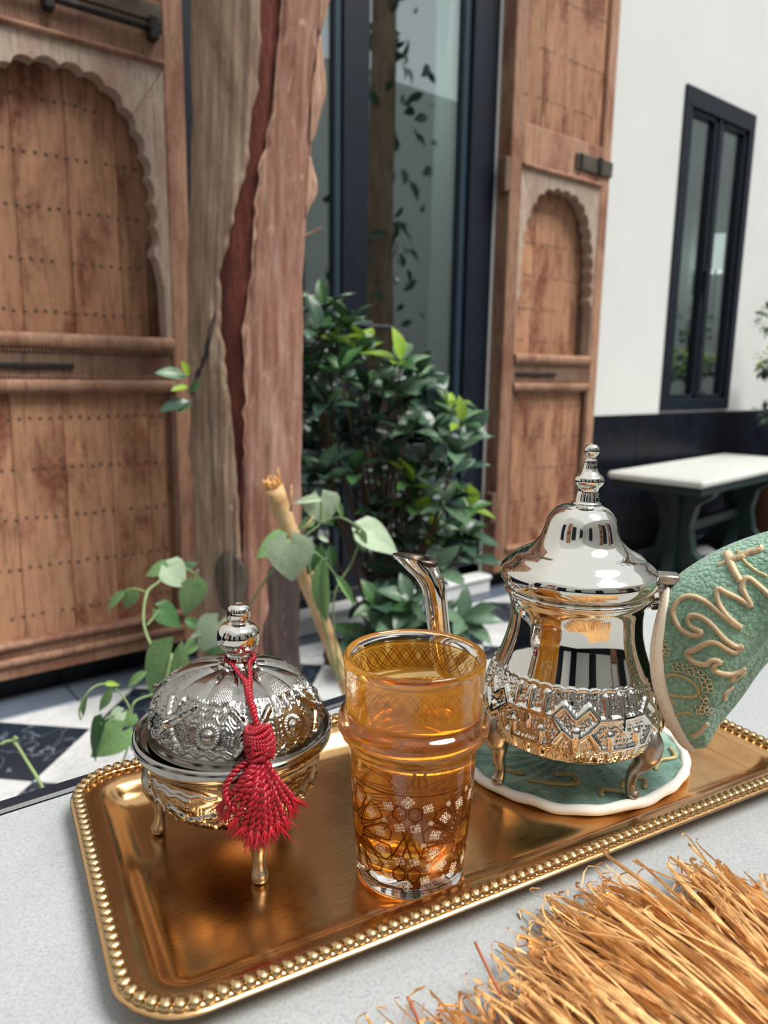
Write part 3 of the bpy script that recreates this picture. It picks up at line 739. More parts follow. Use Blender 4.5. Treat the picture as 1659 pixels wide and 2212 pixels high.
# ------------------------------------------------------------------ the bush beside the trunk
bush = thing('leafy_bush', 'dense dark green leafy bush growing before the glass door, right of the trunk', 'bush', (1.62, 1.98, 0.0))
MB().lathe([(0, .04), (.12, .035), (.20, .012), (.25, .001)], 24).build('soil_mound', M['soil'], bush, True)
tips = [(700, 655, 'g'), (716, 722, 'y'), (752, 686, 'd'), (690, 700, 'g'), (780, 745, 'y'), (672, 780, 'g'), (735, 790, 'd'), (865, 770, 'y'), (905, 795, 'g'), (790, 825, 'g'),
        (840, 850, 'gr'), (868, 835, 'gr'), (705, 860, 'g'), (755, 870, 'gr'), (965, 868, 'y'), (995, 900, 'y'), (935, 915, 'g'), (880, 925, 'gr'), (810, 905, 'g'), (745, 930, 'g'),
        (690, 930, 'g'), (985, 960, 'gr'), (915, 985, 'g'), (850, 985, 'g'), (770, 1000, 'g'), (700, 1010, 'g'), (890, 1030, 'y'), (905, 1085, 'y'), (870, 1105, 'gr'), (965, 1075, 'gr'),
        (1010, 1085, 'y'), (980, 1125, 'g'), (930, 1150, 'y'), (880, 1160, 'g'), (1000, 1155, 'g'), (810, 1090, 'g'), (690, 1100, 'g'), (845, 1225, 'g'), (945, 1215, 'gr'),
        (885, 1285, 'gr'), (815, 1295, 'g'), (850, 1345, 'gr'), (950, 1320, 'gr'), (1000, 1325, 'gr'), (790, 1370, 'g'), (905, 1350, 'g')]
stem = MB(); root = np.array([1.62, 1.98, 0.02])
for i, (px, py, kd) in enumerate(tips):
    d = 2.48 + random.uniform(-0.10, 0.14)
    if py > 1270: d = 2.30 + random.uniform(-.05, .08)
    tip = at(px, py + 16, d)
    mid = root + (tip - root) * 0.55 + np.array([random.uniform(-.06, .06), random.uniform(-.02, .08), 0.06])
    stem.tube(catmull([root + np.array([random.uniform(-.05, .05), random.uniform(-.05, .05), 0]), mid, tip], 5) - root + (root - np.array(bush.location)), np.linspace(.007, .003, 11), 5)
    ax = tip - mid; ax = ax / np.linalg.norm(ax) + np.array([0, 0, .6]) + TOCAM(tip) * 0.35; ax /= np.linalg.norm(ax)
    s1 = np.cross(ax, [0.3, 0.2, 1.0]); s1 /= np.linalg.norm(s1); s2 = np.cross(ax, s1)
    n = 6; ph = random.uniform(0, 6.28)
    for q in range(n):
        ang = ph + q * 2.4; sp = random.uniform(0.75, 1.25) if q else 0.35
        dr = ax * cos(sp) + (s1 * cos(ang) + s2 * sin(ang)) * sin(sp)
        L = random.uniform(0.09, 0.14) * (0.9 if kd == 'y' and q < 3 else 1.0)
        key = {'y': 'young' if q < 2 or random.random() < .25 else 'deep', 'd': 'deep', 'g': 'gloss' if random.random() < .7 else 'deep', 'gr': 'grey'}[kd]
        B = tip + ax * random.uniform(-.02, .015); put_leaf(bush, 'oval', key, B, B + dr * L, ax * 0.8 + np.array([0, 0, .5]) - dr * .1, random.uniform(.85, 1.15))
stuff(stem.build('stems', M['twig'], bush, True))
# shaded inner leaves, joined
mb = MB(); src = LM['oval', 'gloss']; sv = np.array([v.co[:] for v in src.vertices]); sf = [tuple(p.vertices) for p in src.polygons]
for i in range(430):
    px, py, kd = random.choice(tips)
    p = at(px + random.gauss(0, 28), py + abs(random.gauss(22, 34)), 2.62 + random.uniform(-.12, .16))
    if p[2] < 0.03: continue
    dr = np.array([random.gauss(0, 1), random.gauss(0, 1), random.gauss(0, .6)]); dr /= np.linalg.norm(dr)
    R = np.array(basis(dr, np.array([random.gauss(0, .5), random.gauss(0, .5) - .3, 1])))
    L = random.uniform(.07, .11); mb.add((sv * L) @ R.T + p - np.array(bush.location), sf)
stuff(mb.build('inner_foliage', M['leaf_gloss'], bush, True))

# ------------------------------------------------------------------ broken cane
cb, ct = np.array([1.155, 1.518, 0.0]), at(590, 1052, 1.70)
cane = thing('broken_cane', 'broken bamboo cane leaning beside the heart-leaved vine, torn at its top', 'cane', tuple(cb))
pts = [(ct - cb) * s for s in np.linspace(-0.0, 1, 26)]
rad = [0.0160 + 0.0060 * s + 0.0026 * max(0, 1 - abs(s - 0.66) / 0.03) + 0.002 * max(0, 1 - abs(s - .93) / .03) + 0.0012 * sin(40 * s) * (s > .6) for s in np.linspace(0, 1, 26)]
MB().tube(pts, rad, 14).build('cane_stalk', M['cane'], cane, True)
tf = MB(); e1 = (ct - cb) / np.linalg.norm(ct - cb); side = np.cross(e1, [0, 1, 0]); side /= np.linalg.norm(side); s2 = np.cross(e1, side)
for q in range(11):
    a_ = q * 2 * pi / 11; o = (side * cos(a_) + s2 * sin(a_)) * 0.0175; L = random.uniform(.018, .042)
    lean = (side * random.uniform(-.4, .4) + s2 * random.uniform(-.4, .4)) * L
    tf.tube([ct - cb + o - e1 * .004, ct - cb + o + e1 * L * .6 + lean * .4, ct - cb + o * .8 + e1 * L + lean], [.0060, .0042, .0008], 5, flat=0.6)
p0 = ct - cb + e1 * .008; tf.tube([p0, at(566, 1038, 1.68) - cb], [.005, .0015], 5)
tf.build('torn_fibres', M['cane_torn'], cane, True)
tw = MB()
tw.tube([at(628, 1105, 1.66) - cb, at(630, 1047, 1.66) - cb], [.0035, .0022], 6).tube([at(645, 1160, 1.66) - cb, at(676, 1118, 1.64) - cb], [.0035, .0022], 6)
tw.build('side_shoot', M['cane'], cane, True)

# ------------------------------------------------------------------ heart-leaved vines
vine = thing('heart_leaf_vine', 'climbing vine with pale heart-shaped leaves around the broken cane', 'vine', (1.22, 1.62, 0.0))
D = 1.62
for kind, key, b_, t_, d, up, side_, wd in (
        ('heart', 'pale', (626, 1172), (632, 1262), 1.60, .1, 0, 1.12), ('heart', 'mid', (610, 1168), (548, 1200), 1.64, .8, -.2, .9), ('heart', 'pale', (692, 1075), (704, 1136), 1.66, .5, 0, 1.3),
        ('narrow', 'pale', (692, 1080), (634, 1082), 1.65, .9, 0, .9), ('narrow', 'mid', (722, 1080), (745, 1122), 1.67, .4, .5, .8), ('heart', 'pale', (655, 1178), (672, 1222), 1.63, .2, .4, .9),
        ('heart', 'deep', (684, 1190), (668, 1246), 1.64, .0, .6, .8), ('narrow', 'mid', (700, 1212), (696, 1352), 1.60, .1, -.5, .8), ('narrow', 'deep', (712, 1180), (722, 1232), 1.68, .1, .3, 1.1),
        ('heart', 'mid', (778, 1152), (784, 1196), 1.70, .2, -.6, .8), ('heart', 'pale', (784, 1146), (868, 1192), 1.72, .8, .2, .8), ('narrow', 'mid', (726, 1245), (772, 1312), 1.66, .3, .3, .55),
        ('heart', 'mid', (672, 1126), (640, 1140), 1.66, .9, 0, .9), ('narrow', 'pale', (690, 1160), (712, 1170), 1.66, .6, 0, 1.2), ('narrow', 'deep', (735, 1250), (742, 1280), 1.68, .2, .3, 1.0)):
    px_leaf(vine, kind, key, b_, t_, d, up, side_, wd)
vo_ = np.array(vine.location); st = MB()
def stalk(pl, r=.0022): st.tube(catmull([at(x, y, d) - vo_ for x, y, d in pl], 6), r, 6)
stalk([(530, 1320, 1.66), (560, 1275, 1.64), (592, 1225, 1.62), (626, 1172, 1.60)], .0028); stalk([(640, 1175, 1.64), (668, 1150, 1.65), (692, 1128, 1.66), (695, 1080, 1.66)])
stalk([(692, 1128, 1.66), (735, 1118, 1.68), (775, 1140, 1.70), (784, 1150, 1.72)]); stalk([(784, 1150, 1.72), (760, 1215, 1.72), (720, 1300, 1.7), (735, 1470, 1.76)], .0026)
stalk([(640, 1175, 1.62), (690, 1200, 1.62), (726, 1245, 1.66)]); stalk([(655, 1178, 1.63), (690, 1310, 1.66), (730, 1470, 1.74)], .003); stalk([(725, 1410, 1.70), (745, 1450, 1.72)], .0022)
stuff(st.build('vine_stems', M['stem'], vine, True))

vin2 = thing('trailing_vine', 'trailing vine with drooping green leaves between the left door leaf and silver bowl', 'vine', (0.80, 1.52, 0.0))
for kind, key, b_, t_, d, up, side_, wd in (
        ('heart', 'mid', (358, 1226), (312, 1240), 1.70, .8, -.2, .9), ('heart', 'pale', (364, 1226), (405, 1268), 1.68, .5, .1, 1.1), ('heart', 'deep', (395, 1228), (425, 1214), 1.72, .9, .2, .9),
        ('narrow', 'mid', (270, 1278), (228, 1318), 1.66, .5, -.4, 1.0), ('heart', 'mid', (285, 1280), (272, 1318), 1.66, .3, 0, .9), ('heart', 'mid', (418, 1262), (404, 1338), 1.70, .1, .5, .8),
        ('heart', 'deep', (345, 1318), (396, 1352), 1.66, .7, .2, .9), ('narrow', 'deep', (400, 1340), (436, 1355), 1.68, .6, .2, 1.6), ('heart', 'pale', (470, 1345), (432, 1412), 1.56, .3, .2, 1.0), ('narrow', 'pale', (450, 1360), (408, 1376), 1.57, .8, -.2, .9),
        ('heart', 'mid', (420, 1390), (392, 1415), 1.58, .8, 0, .9), ('heart', 'deep', (480, 1395), (440, 1420), 1.60, .8, .1, .9),
        ('heart', 'mid', (372, 1412), (322, 1540), 1.40, .15, -.5, .8), ('heart', 'deep', (218, 1565), (190, 1646), 1.16, .0, -1.2, .7), ('heart', 'mid', (262, 1580), (192, 1640), 1.16, .5, .6, .85),
        ('narrow', 'mid', (240, 1488), (214, 1540), 1.24, .3, .3, .9), ('narrow', 'mid', (188, 1500), (175, 1552), 1.24, .2, -.4, .7), ('narrow', 'young', (225, 1478), (260, 1478), 1.26, .8, 0, 1.0),
        ('heart', 'pale', (262, 1540), (228, 1565), 1.20, .5, 0, .9), ('heart', 'mid', (285, 1545), (262, 1572), 1.22, .4, .2, 1.1), ('narrow', 'mid', (315, 1452), (272, 1484), 1.36, .7, 0, 1.0),
        ('narrow', 'deep', (285, 1600), (300, 1626), 1.18, .3, .2, 1.6)):
    px_leaf(vin2, kind, key, b_, t_, d, up, side_, wd)
vo_ = np.array(vin2.location); st = MB()
stalk([(350, 1420, 1.42), (325, 1390, 1.5), (310, 1340, 1.56), (318, 1280, 1.62), (345, 1255, 1.66), (362, 1226, 1.69)], .003); stalk([(318, 1280, 1.62), (290, 1272, 1.64), (270, 1278, 1.66)])
stalk([(362, 1226, 1.69), (395, 1226, 1.7), (422, 1240, 1.71)]); stalk([(345, 1318, 1.66), (335, 1330, 1.62), (318, 1350, 1.58)]); stalk([(372, 1412, 1.40), (340, 1560, 1.36), (330, 1660, 1.34)], .003)
stalk([(175, 1555, 1.24), (172, 1530, 1.24), (195, 1490, 1.24), (228, 1478, 1.26), (262, 1500, 1.26), (285, 1545, 1.24), (280, 1600, 1.2), (260, 1660, 1.18)], .0016)
stalk([(330, 1500, 1.3), (292, 1515, 1.25), (284, 1545, 1.24), (286, 1600, 1.2), (300, 1660, 1.2)], .0018); stalk([(262, 1580, 1.16), (280, 1590, 1.18), (286, 1600, 1.2)], .0014); stalk([(218, 1565, 1.16), (240, 1545, 1.2), (270, 1560, 1.2)], .0014)
stalk([(0, 1608, 1.12), (28, 1602, 1.12), (55, 1640, 1.10), (92, 1702, 1.06), (110, 1760, 1.06)], .0026); stalk([(28, 1602, 1.12), (36, 1592, 1.12)], .004); stalk([(418, 1262, 1.70), (428, 1230, 1.71)], .002)
stuff(st.build('vine_stems', M['stem'], vin2, True))

# ------------------------------------------------------------------ stone-topped bench
BZ = 0.535
bench = thing('stone_bench', 'white stone topped bench on dark green cast iron supports before the black skirting', 'bench', (3.98, 2.06, 0.0), radians(6))
top = MB().box(-0.74, 0.74, -0.245, 0.245, BZ - 0.035, BZ, 0.010).build('bench_top', M['bench_top'], bench)
MB().box(-0.72, 0.72, -0.23, 0.23, BZ - 0.075, BZ - 0.036, 0.004).build('apron', M['bench_iron'], bench)
for sx in (-0.42, 0.42):
    prof = [(-.20, BZ - .075), (.20, BZ - .075), (.17, BZ - .12), (.10, BZ - .17), (.075, .25), (.10, .13), (.17, .06), (.24, .0), (-.24, .0), (-.17, .06), (-.10, .13), (-.075, .25), (-.10, BZ - .17), (-.17, BZ - .12)]
    m = MB(); m.prism([(x, z) for x, z in prof], -0.03, 0.03)
    m.v = [(sx + y * 1.0, x, z) for x, y, z in m.v]
    m.build('support', M['bench_iron'], bench)
    m = MB(); prof2 = [(-.10, BZ - .075), (.26, BZ - .075), (.16, BZ - .10), (.09, BZ - .14), (.05, BZ - .2), (.04, .25), (.06, .14), (.11, .06), (.16, 0), (-.12, 0), (-.06, .12), (-.05, .3), (-.06, BZ - .16)]
    sg = 1 if sx < 0 else -1
    m.prism([(sx + sg * x, z) for x, z in prof2], -0.025, 0.025); m.build('support_web', M['bench_iron'], bench)
MB().box(-0.42, 0.42, -0.02, 0.02, 0.20, 0.26, 0.008).build('stretcher', M['bench_iron'], bench)

# ------------------------------------------------------------------ potted tree at the right
pot = thing('potted_tree', 'small clipped potted tree at the far right by the white wall', 'plant', (5.02, 2.12, 0.0))
MB().lathe([(0, 0), (.13, 0), (.15, .02), (.20, .36), (.215, .37), (.215, .41), (.185, .41), (.18, .37), (0, .36)], 32).build('clay_pot', M['terracotta'], pot, auto=40)
MB().lathe([(0, .385), (.18, .375)], 20).build('soil', M['soil'], pot, True)
MB().tube(catmull([(0, 0, .37), (-.02, 0, .7), (-.06, -.01, .95), (-.16, -.02, 1.25), (-.2, 0, 1.4)], 6), np.linspace(.018, .006, 25), 8).build('stem', M['twig'], pot, True)
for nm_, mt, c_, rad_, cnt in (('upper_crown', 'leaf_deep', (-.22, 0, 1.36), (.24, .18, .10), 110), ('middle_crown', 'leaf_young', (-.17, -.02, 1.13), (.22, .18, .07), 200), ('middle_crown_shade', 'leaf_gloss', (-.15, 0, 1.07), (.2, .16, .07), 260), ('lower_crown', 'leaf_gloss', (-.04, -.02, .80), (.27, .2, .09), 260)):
    mb = MB()
    for i in range(cnt):
        d_ = rng.normal(size=3); d_ /= np.linalg.norm(d_); p = np.array(c_) + d_ * np.array(rad_) * rng.uniform(.5, 1) ** .6
        dr = d_ + rng.normal(size=3) * .5; R = np.array(basis(dr, [rng.normal() * .4, rng.normal() * .4, 1])); L = rng.uniform(.03, .055)
        mb.add((sv * L) @ R.T + p, sf)
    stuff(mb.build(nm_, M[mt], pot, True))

# second tree of the courtyard, out of frame but mirrored in the glass door
t2 = thing('courtyard_tree', 'slim tree wrapped in climbing leaves, mirrored in the glass door', 'tree', (3.35, 0.55, 0.0))
MB().tube(catmull([(0, 0, 0), (.02, 0, 1), (-.01, .02, 2), (.03, 0, 3.2), (0, 0, 4.6)], 8), np.linspace(.13, .07, 33), 16).build('trunk', M['bark_pale'], t2, True)
mb = MB()
for i in range(230):
    z = rng.uniform(.1, 4.2); a_ = rng.uniform(0, 6.28); r_ = .13 + abs(rng.normal(0, .14))
    dr = rng.normal(size=3) + np.array([0, 0, -.5]); R = np.array(basis(dr, [cos(a_), sin(a_), .4])); mb.add((sv * rng.uniform(.09, .15)) @ R.T + np.array([r_ * cos(a_), r_ * sin(a_), z]), sf)
stuff(mb.build('climbing_leaves', M['leaf_gloss'], t2, True))

# ------------------------------------------------------------------ table
TZ0 = 0.71
table = thing('garden_table', 'low grey stone topped table with a black metal edge, carrying the brass tray', 'table', (0.30, 0.10, 0.0))
o_ = np.array(table.location)
MB().box(-0.95, 1.15, -0.75, 0.405, TZ0 - 0.03, TZ0, 0.002).build('table_top', M['table'], table)
e = MB(); e.box(-0.966, 1.166, 0.406, 0.421, TZ0 - 0.045, TZ0 + 0.0015, 0.002).box(-0.966, 1.166, -0.766, -0.751, TZ0 - 0.045, TZ0 + 0.0015, 0.002).box(-0.966, -0.951, -0.751, 0.406, TZ0 - 0.045, TZ0 + 0.0015, 0.002).box(1.151, 1.166, -0.751, 0.406, TZ0 - 0.045, TZ0 + 0.0015, 0.002)
e.build('metal_edge', M['frame'], table)
for x in (-0.92, 1.12):
    for y in (-0.72, 0.375): MB().box(x - .022, x + .022, y - .022, y + .022, 0, TZ0 - 0.031, 0.003).build('leg', M['frame'], table)

# ------------------------------------------------------------------ brass tray with a beaded rim
TA = radians(-9.85)
TU, TV = np.array([cos(TA), sin(TA)]), np.array([-sin(TA), cos(TA)])
tray = thing('serving_tray', 'long rectangular brass tray with rounded corners and beaded rim on the table', 'tray', (0.3384, 0.3426, TZ0), TA)
HX, HY, RC = 0.2415, 0.1158, 0.036
def rrect(ins, n=12):
    hx, hy, r = HX - ins, HY - ins, max(RC - ins, 0.006); out = []
    for cx_, cy_, a0 in ((hx - r, hy - r, 0), (-hx + r, hy - r, pi / 2), (-hx + r, -hy + r, pi), (hx - r, -hy + r, 1.5 * pi)):
        for k in range(n + 1): a = a0 + pi / 2 * k / n; out.append((cx_ + r * cos(a), cy_ + r * sin(a)))
    return np.array(out)
def tray_rings(prof):
    mb = MB(); n = len(rrect(0)); vs = []
    for ins, z in prof: vs += [(x, y, z) for x, y in rrect(ins)]
    fs = [(i * n + k, i * n + (k + 1) % n, (i + 1) * n + (k + 1) % n, (i + 1) * n + k) for i in range(len(prof) - 1) for k in range(n)]
    return mb.add(vs, fs), n, len(prof)
mb, n, m = tray_rings([(.036, 0), (.030, .0002), (.020, .0035), (.010, .0105), (.003, .0128), (.0006, .0138), (0, .0150), (.0008, .0160), (.0022, .0163), (.0085, .0163), (.0098, .0158), (.0112, .0160), (.0165, .0150), (.0195, .0142), (.0222, .0122), (.0255, .0085), (.0290, .0052), (.0330, .0033), (.0370, .0026), (.0400, .0025)])
mb.f.append(tuple(range(n - 1, -1, -1))); mb.f.append(tuple((m - 1) * n + k for k in range(n)))
mb.build('pan', M['brass'], tray, True, 50)
bead = MB(); bm = bmesh.new(); bmesh.ops.create_uvsphere(bm, u_segments=10, v_segments=6, radius=1.0)
sp_ = lambda v_: abs(v_) ** 0.72 * (1 if v_ > 0 else -1)
bead.add([(sp_(q.co.x) * 0.0031 * (1 - .10 * q.co.y), sp_(q.co.y) * 0.0039, q.co.z * 0.0026) for q in bm.verts], [[q.index for q in f.verts] for f in bm.faces]); bm.free()
q = bead.build('bead', M['brass_rim'], None, True); bme = q.data; bpy.data.objects.remove(q)
mbr, n, m = tray_rings([(.0018, .0160), (.0022, .0172), (.0050, .0178), (.0080, .0172), (.0086, .0160)])
rim = mbr.build('rim', M['brass_rim'], tray, True)
path = rrect(0.0051, 24); path = np.vstack([path, path[:1]]); dd = np.r_[0, np.cumsum(np.linalg.norm(np.diff(path, axis=0), axis=1))]
cnt = 214
for i in range(cnt):
    s = dd[-1] * i / cnt; x, y = np.interp(s, dd, path[:, 0]), np.interp(s, dd, path[:, 1])
    x2, y2 = np.interp((s + .002) % dd[-1], dd, path[:, 0]), np.interp((s + .002) % dd[-1], dd, path[:, 1])
    inst('bead', bme, rim, Matrix.Translation((x, y, 0.0180)) @ Matrix.Rotation(atan2(y2 - y, x2 - x), 4, 'Z'))
FLOOR_Z = TZ0 + 0.0025

# ------------------------------------------------------------------ tea glass, tea, gilt print
GL = np.array([0.2598, 0.2968])
GZ = FLOOR_Z + 0.0004
glass = thing('tea_glass', 'tall clear tea glass with bulging ring and gilt star print, full of amber tea', 'glass', (GL[0], GL[1], GZ), AZ - pi / 2)
outer = [(0, 0), (.0285, 0), (.0305, .0008), (.0315, .003), (.0317, .0075), (.0320, .011), (.0328, .022), (.0338, .035), (.0347, .047), (.0354, .059), (.0359, .069), (.0362, .075), (.0364, .0790), (.0368, .0815),
         (.0376, .0835), (.0392, .0856), (.0416, .0886), (.0430, .0922), (.0432, .0958), (.0424, .0985), (.0405, .1004), (.0389, .1014), (.0385, .1030), (.0388, .110), (.0393, .120), (.0398, .1285), (.0400, .1315), (.0397, .1336), (.0388, .1345)]
inner = [(.0378, .1340), (.0371, .1320), (.0367, .128), (.0363, .120), (.0357, .108), (.0353, .1000), (.0349, .0930), (.0345, .0860), (.0341, .0800), (.0335, .070), (.0326, .056), (.0314, .038), (.0302, .022), (.0288, .0145), (.0255, .0118), (0, .0112)]
LVL = 0.1035
gb = MB().lathe(outer + inner, 128).build('glass_body', [M['glass'], M['glass_rose'], M['lustre'], M['lustre_thin']], glass, True)
for p_ in gb.data.polygons:
    z_, r_ = p_.center[2], np.hypot(p_.center[0], p_.center[1])
    if 0.0118 < z_ < 0.1285 and r_ < np.interp(z_, [q[1] for q in outer[4:]], [q[0] for q in outer[4:]]) - .0016: p_.material_index = 2 if z_ > LVL - .004 else 3
    elif (0.0815 < z_ < 0.1015 and r_ > 0.0365) or z_ > 0.1315: p_.material_index = 1
liq = [(0, .01135), (.0256, .01195), (.02895, .0146), (.03035, .022), (.03155, .038), (.03275, .056), (.03365, .070), (.03425, .0800), (.03465, .0860), (.03505, .0930), (.03545, .1000), (.03570, LVL + .0005), (.0350, LVL), (0, LVL)]
tea = MB().lathe(liq, 128, (GL[0], GL[1], GZ)).build('tea', M['tea'], None, True, 60)
tag(tea, 'amber mint tea filling the gilt printed glass', 'tea')
gr = lambda z: np.interp(z, [p[1] for p in outer[4:]], [p[0] for p in outer[4:]]) + 0.00012
ga = lambda z: np.interp(z, [p[1] for p in inner[::-1]], [p[0] for p in inner[::-1]]) - 0.0002
def on_glass(a, z): r = gr(z); return (r * sin(a), -r * cos(a), z)
RG = 0.0340
def strip(mb, p, q, wd, nseg=None):
    """flat printed line between (arc length, z) points"""
    p, q = np.array(p), np.array(q); L = np.linalg.norm(q - p)
    if L < 1e-7: return
    nseg = nseg or max(1, int(L / 0.0022)); d = (q - p) / L; nn = np.array([-d[1], d[0]]) * wd / 2; vs = []
    for i in range(nseg + 1):
        c = p + (q - p) * i / nseg
        for s in (-1, 1): u = c + nn * s; vs.append(on_glass(u[0] / RG, u[1]))
    mb.add(vs, [(2 * i, 2 * i + 1, 2 * i + 3, 2 * i + 2) for i in range(nseg)])
gilt, etch = MB(), MB()
ZC, RS = 0.0375, 0.0265
def floral(mb, c, s, rot):
    """little frosted palmette with curled tendrils, mirrored about its own axis"""
    ca_, sa_ = cos(rot), sin(rot)
    q = lambda x, y: (c[0] + s * (y * ca_ - x * sa_), c[1] + s * (y * sa_ + x * ca_))
    runs = [[(0, .25), (.2, .6), (0, 1), (-.2, .6), (0, .25)], [(0, .3), (0, -.75)]]
    for m_ in (-1, 1):
        runs += [[(0, .1), (m_ * .45, .25), (m_ * .78, .6), (m_ * .55, .88), (m_ * .36, .64)], [(0, -.1), (m_ * .45, -.15), (m_ * .72, -.5), (m_ * .45, -.8), (m_ * .25, -.5)], [(m_ * .5, .05), (m_ * .85, .0)]]
    for r_ in runs:
        for a_, b_ in zip(r_, r_[1:]): strip(mb, q(*a_), q(*b_), s * .125, 1)
for kst in range(3):
    u0 = RG * (radians(-66) + kst * 2 * pi / 3)
    P12 = [(u0 + RS * cos(radians(15) + i * pi / 6), ZC + RS * sin(radians(15) + i * pi / 6)) for i in range(12)]
    for i in range(12):                                # kites around a twelve pointed star
        a = radians(15) + i * pi / 6; am = a + pi / 12
        pt = lambda r, b: (u0 + r * cos(b), ZC + r * sin(b))
        S1, S2 = pt(.0095, a), pt(.0068, am); S0 = pt(.0068, a - pi / 12)
        strip(gilt, S0, S1, .0010); strip(gilt, S1, S2, .0010)
        strip(gilt, S1, pt(.0165, a + .20), .0009); strip(gilt, S1, pt(.0165, a - .20), .0009)
        strip(gilt, pt(.0165, a + .20), pt(.0262, a + .20), .0009); strip(gilt, pt(.0165, a - .20), pt(.0262, a - .20), .0009)
        strip(gilt, pt(.0262, a + .20), pt(.0282, a), .0008); strip(gilt, pt(.0262, a - .20), pt(.0282, a), .0008)
        strip(gilt, S2, pt(.0205, am), .0007)
        floral(etch, pt(.0208, a), .0033, a)
        if ZC + .027 * sin(am) > .012: floral(etch, pt(.0265, am), .0016, am)
    um = u0 + RG * pi / 3
    for zc_ in (ZC + .019, ZC - .019):                 # hexagon pairs between the stars
        for off in (-.0042, .0042):
            hx = [(um + off + .0040 * cos(pi / 6 + k * pi / 3), zc_ + .0046 * sin(pi / 6 + k * pi / 3)) for k in range(7)]
            for p, q in zip(hx, hx[1:]): strip(gilt, p, q, .0010)
    for s in (-1, 1):
        strip(gilt, (um - s * .0045, ZC - .0145), (um + s * .0045, ZC + .0145), .0011); strip(gilt, (um - s * .009, ZC - .010), (um + s * .002, ZC + .012), .0009)
        floral(etch, (um - .0042, ZC + s * .0105), .0030, .3); floral(etch, (um + .0042, ZC + s * .0105), .0030, .3)
        floral(etch, (um, ZC + s * .0262), .0034, 0.8)
        for s2 in (-1, 1): floral(etch, (um + s2 * .0105, ZC + s * .0225), .0030, 0.2)
for z in (ZC - .0292, ZC + .0300):
    ring = [(RG * 2 * pi * k / 90, z) for k in range(91)]
    for p, q in zip(ring, ring[1:]): strip(gilt, p, q, .0006, 1)
stuff(gilt.build('gilt_star_print', M['gilt'], glass)); stuff(etch.build('frosted_flower_print', M['etch'], glass))
br = MB(); nb = 30; Zb = 0.1185                        # plaited band pressed under the lip
for f_ in (1, -1):
    for i in range(nb):
        a0 = 2 * pi * i / nb
        for off in (-.0011, .0011):
            pl = []
            for k in range(25):
                tt = k / 24 * 2 - 1
                zz_ = Zb + .0070 * np.tanh(2.2 * tt) / np.tanh(2.2); aa = a0 + f_ * (tt * 1.35 * 2 * pi / nb) ; pl.append((aa + off * .5 / .039 * f_ * -1, zz_ + off * (1 - abs(tt) ** 6) * .8))
            vs = []
            for aa, zz_ in pl:
                for s in (-1, 1): r_ = ga(zz_); vs.append((r_ * sin(aa + s * .0070), -r_ * cos(aa + s * .0070), zz_))
            br.add(vs, [(2 * i_, 2 * i_ + 1, 2 * i_ + 3, 2 * i_ + 2) for i_ in range(24)])
for z in (Zb + .0090,):
    vs = [(ga(z + s * .00026) * sin(2 * pi * k / 96), -ga(z + s * .00026) * cos(2 * pi * k / 96), z + s * .00026) for k in range(97) for s in (-1, 1)]
    br.add(vs, [(2 * i_, 2 * i_ + 1, 2 * i_ + 3, 2 * i_ + 2) for i_ in range(96)])
stuff(br.build('plaited_band', M['braid'], glass))

# ------------------------------------------------------------------ silver sugar bowl
BC = np.array([0.1930, 0.3874]); BA = atan2(-0.446, 0.895)
bowl = thing('sugar_bowl', 'round embossed silver sugar bowl with domed lid on three feet', 'sugar bowl', (BC[0], BC[1], FLOOR_Z), BA)
body = resample_prof([(0, .0235), (.015, .0238), (.028, .0258), (.0381, .0295), (.0448, .0350), (.0494, .0420), (.0516, .0500), (.0524, .0580), (.0540, .0630), (.0575, .0672)], 110)
def bowl_h(T, R, Z):
    h = np.zeros_like(T)
    for z0, ph in ((.0570, 0), (.0540, 1.5)):
        h += .0006 * ridge(np.abs(Z - z0 - .0008 * np.sin(28 * T + ph)), .0008) * (np.sin(5 * T + ph) > -.55)
    P_ = 2 * pi / 6; a = (np.mod(T, P_) - P_ / 2) * .050
    for p, q in (((-.012, .046), (0, .036)), ((0, .036), (.012, .046)), ((-.012, .036), (0, .046)), ((0, .046), (.012, .036)), ((-.026, .041), (-.012, .046)), ((-.026, .041), (-.012, .036)), ((.026, .041), (.012, .046)), ((.026, .041), (.012, .036))):
        h += .0010 * ridge(segd(a, Z, p, q), .0015)
    h += .0014 * ridge(np.hypot(np.abs(a) - .020, Z - .041), .0028)
    fil = np.sin(70 * T + 3 * np.sin(400 * Z)) * np.sin(1500 * Z + 3 * np.sin(40 * T)); h += .00035 * np.clip(fil, 0, 1) * (Z > .030) * (Z < .050)
    h += .0006 * ridge(np.abs(Z - .0315 - .0005 * np.sin(60 * T)), .0007)
    return h * (R > .02)
relief('bowl_body', body, 720, bowl_h, M['silver_old'], bowl)
MB().lathe([(.0560, .0655), (.0575, .0668), (.0592, .0690), (.0598, .0712), (.0598, .0738), (.0592, .0756), (.0580, .0762), (.0568, .0754), (.0558, .0738), (.0545, .0728), (.0530, .0725), (.0510, .0725), (.0510, .0700), (.0540, .0665)], 128).build('bowl_rim', M['silver_old'], bowl, True, 60)
lid = resample_prof([(.0525, .0728), (.0528, .0745), (.0520, .0770), (.0517, .0815), (.0500, .0890), (.0466, .0962), (.0406, .1030), (.0336, .1080), (.0262, .1112), (.0175, .1132), (.0095, .1142), (.0075, .1146)], 150)
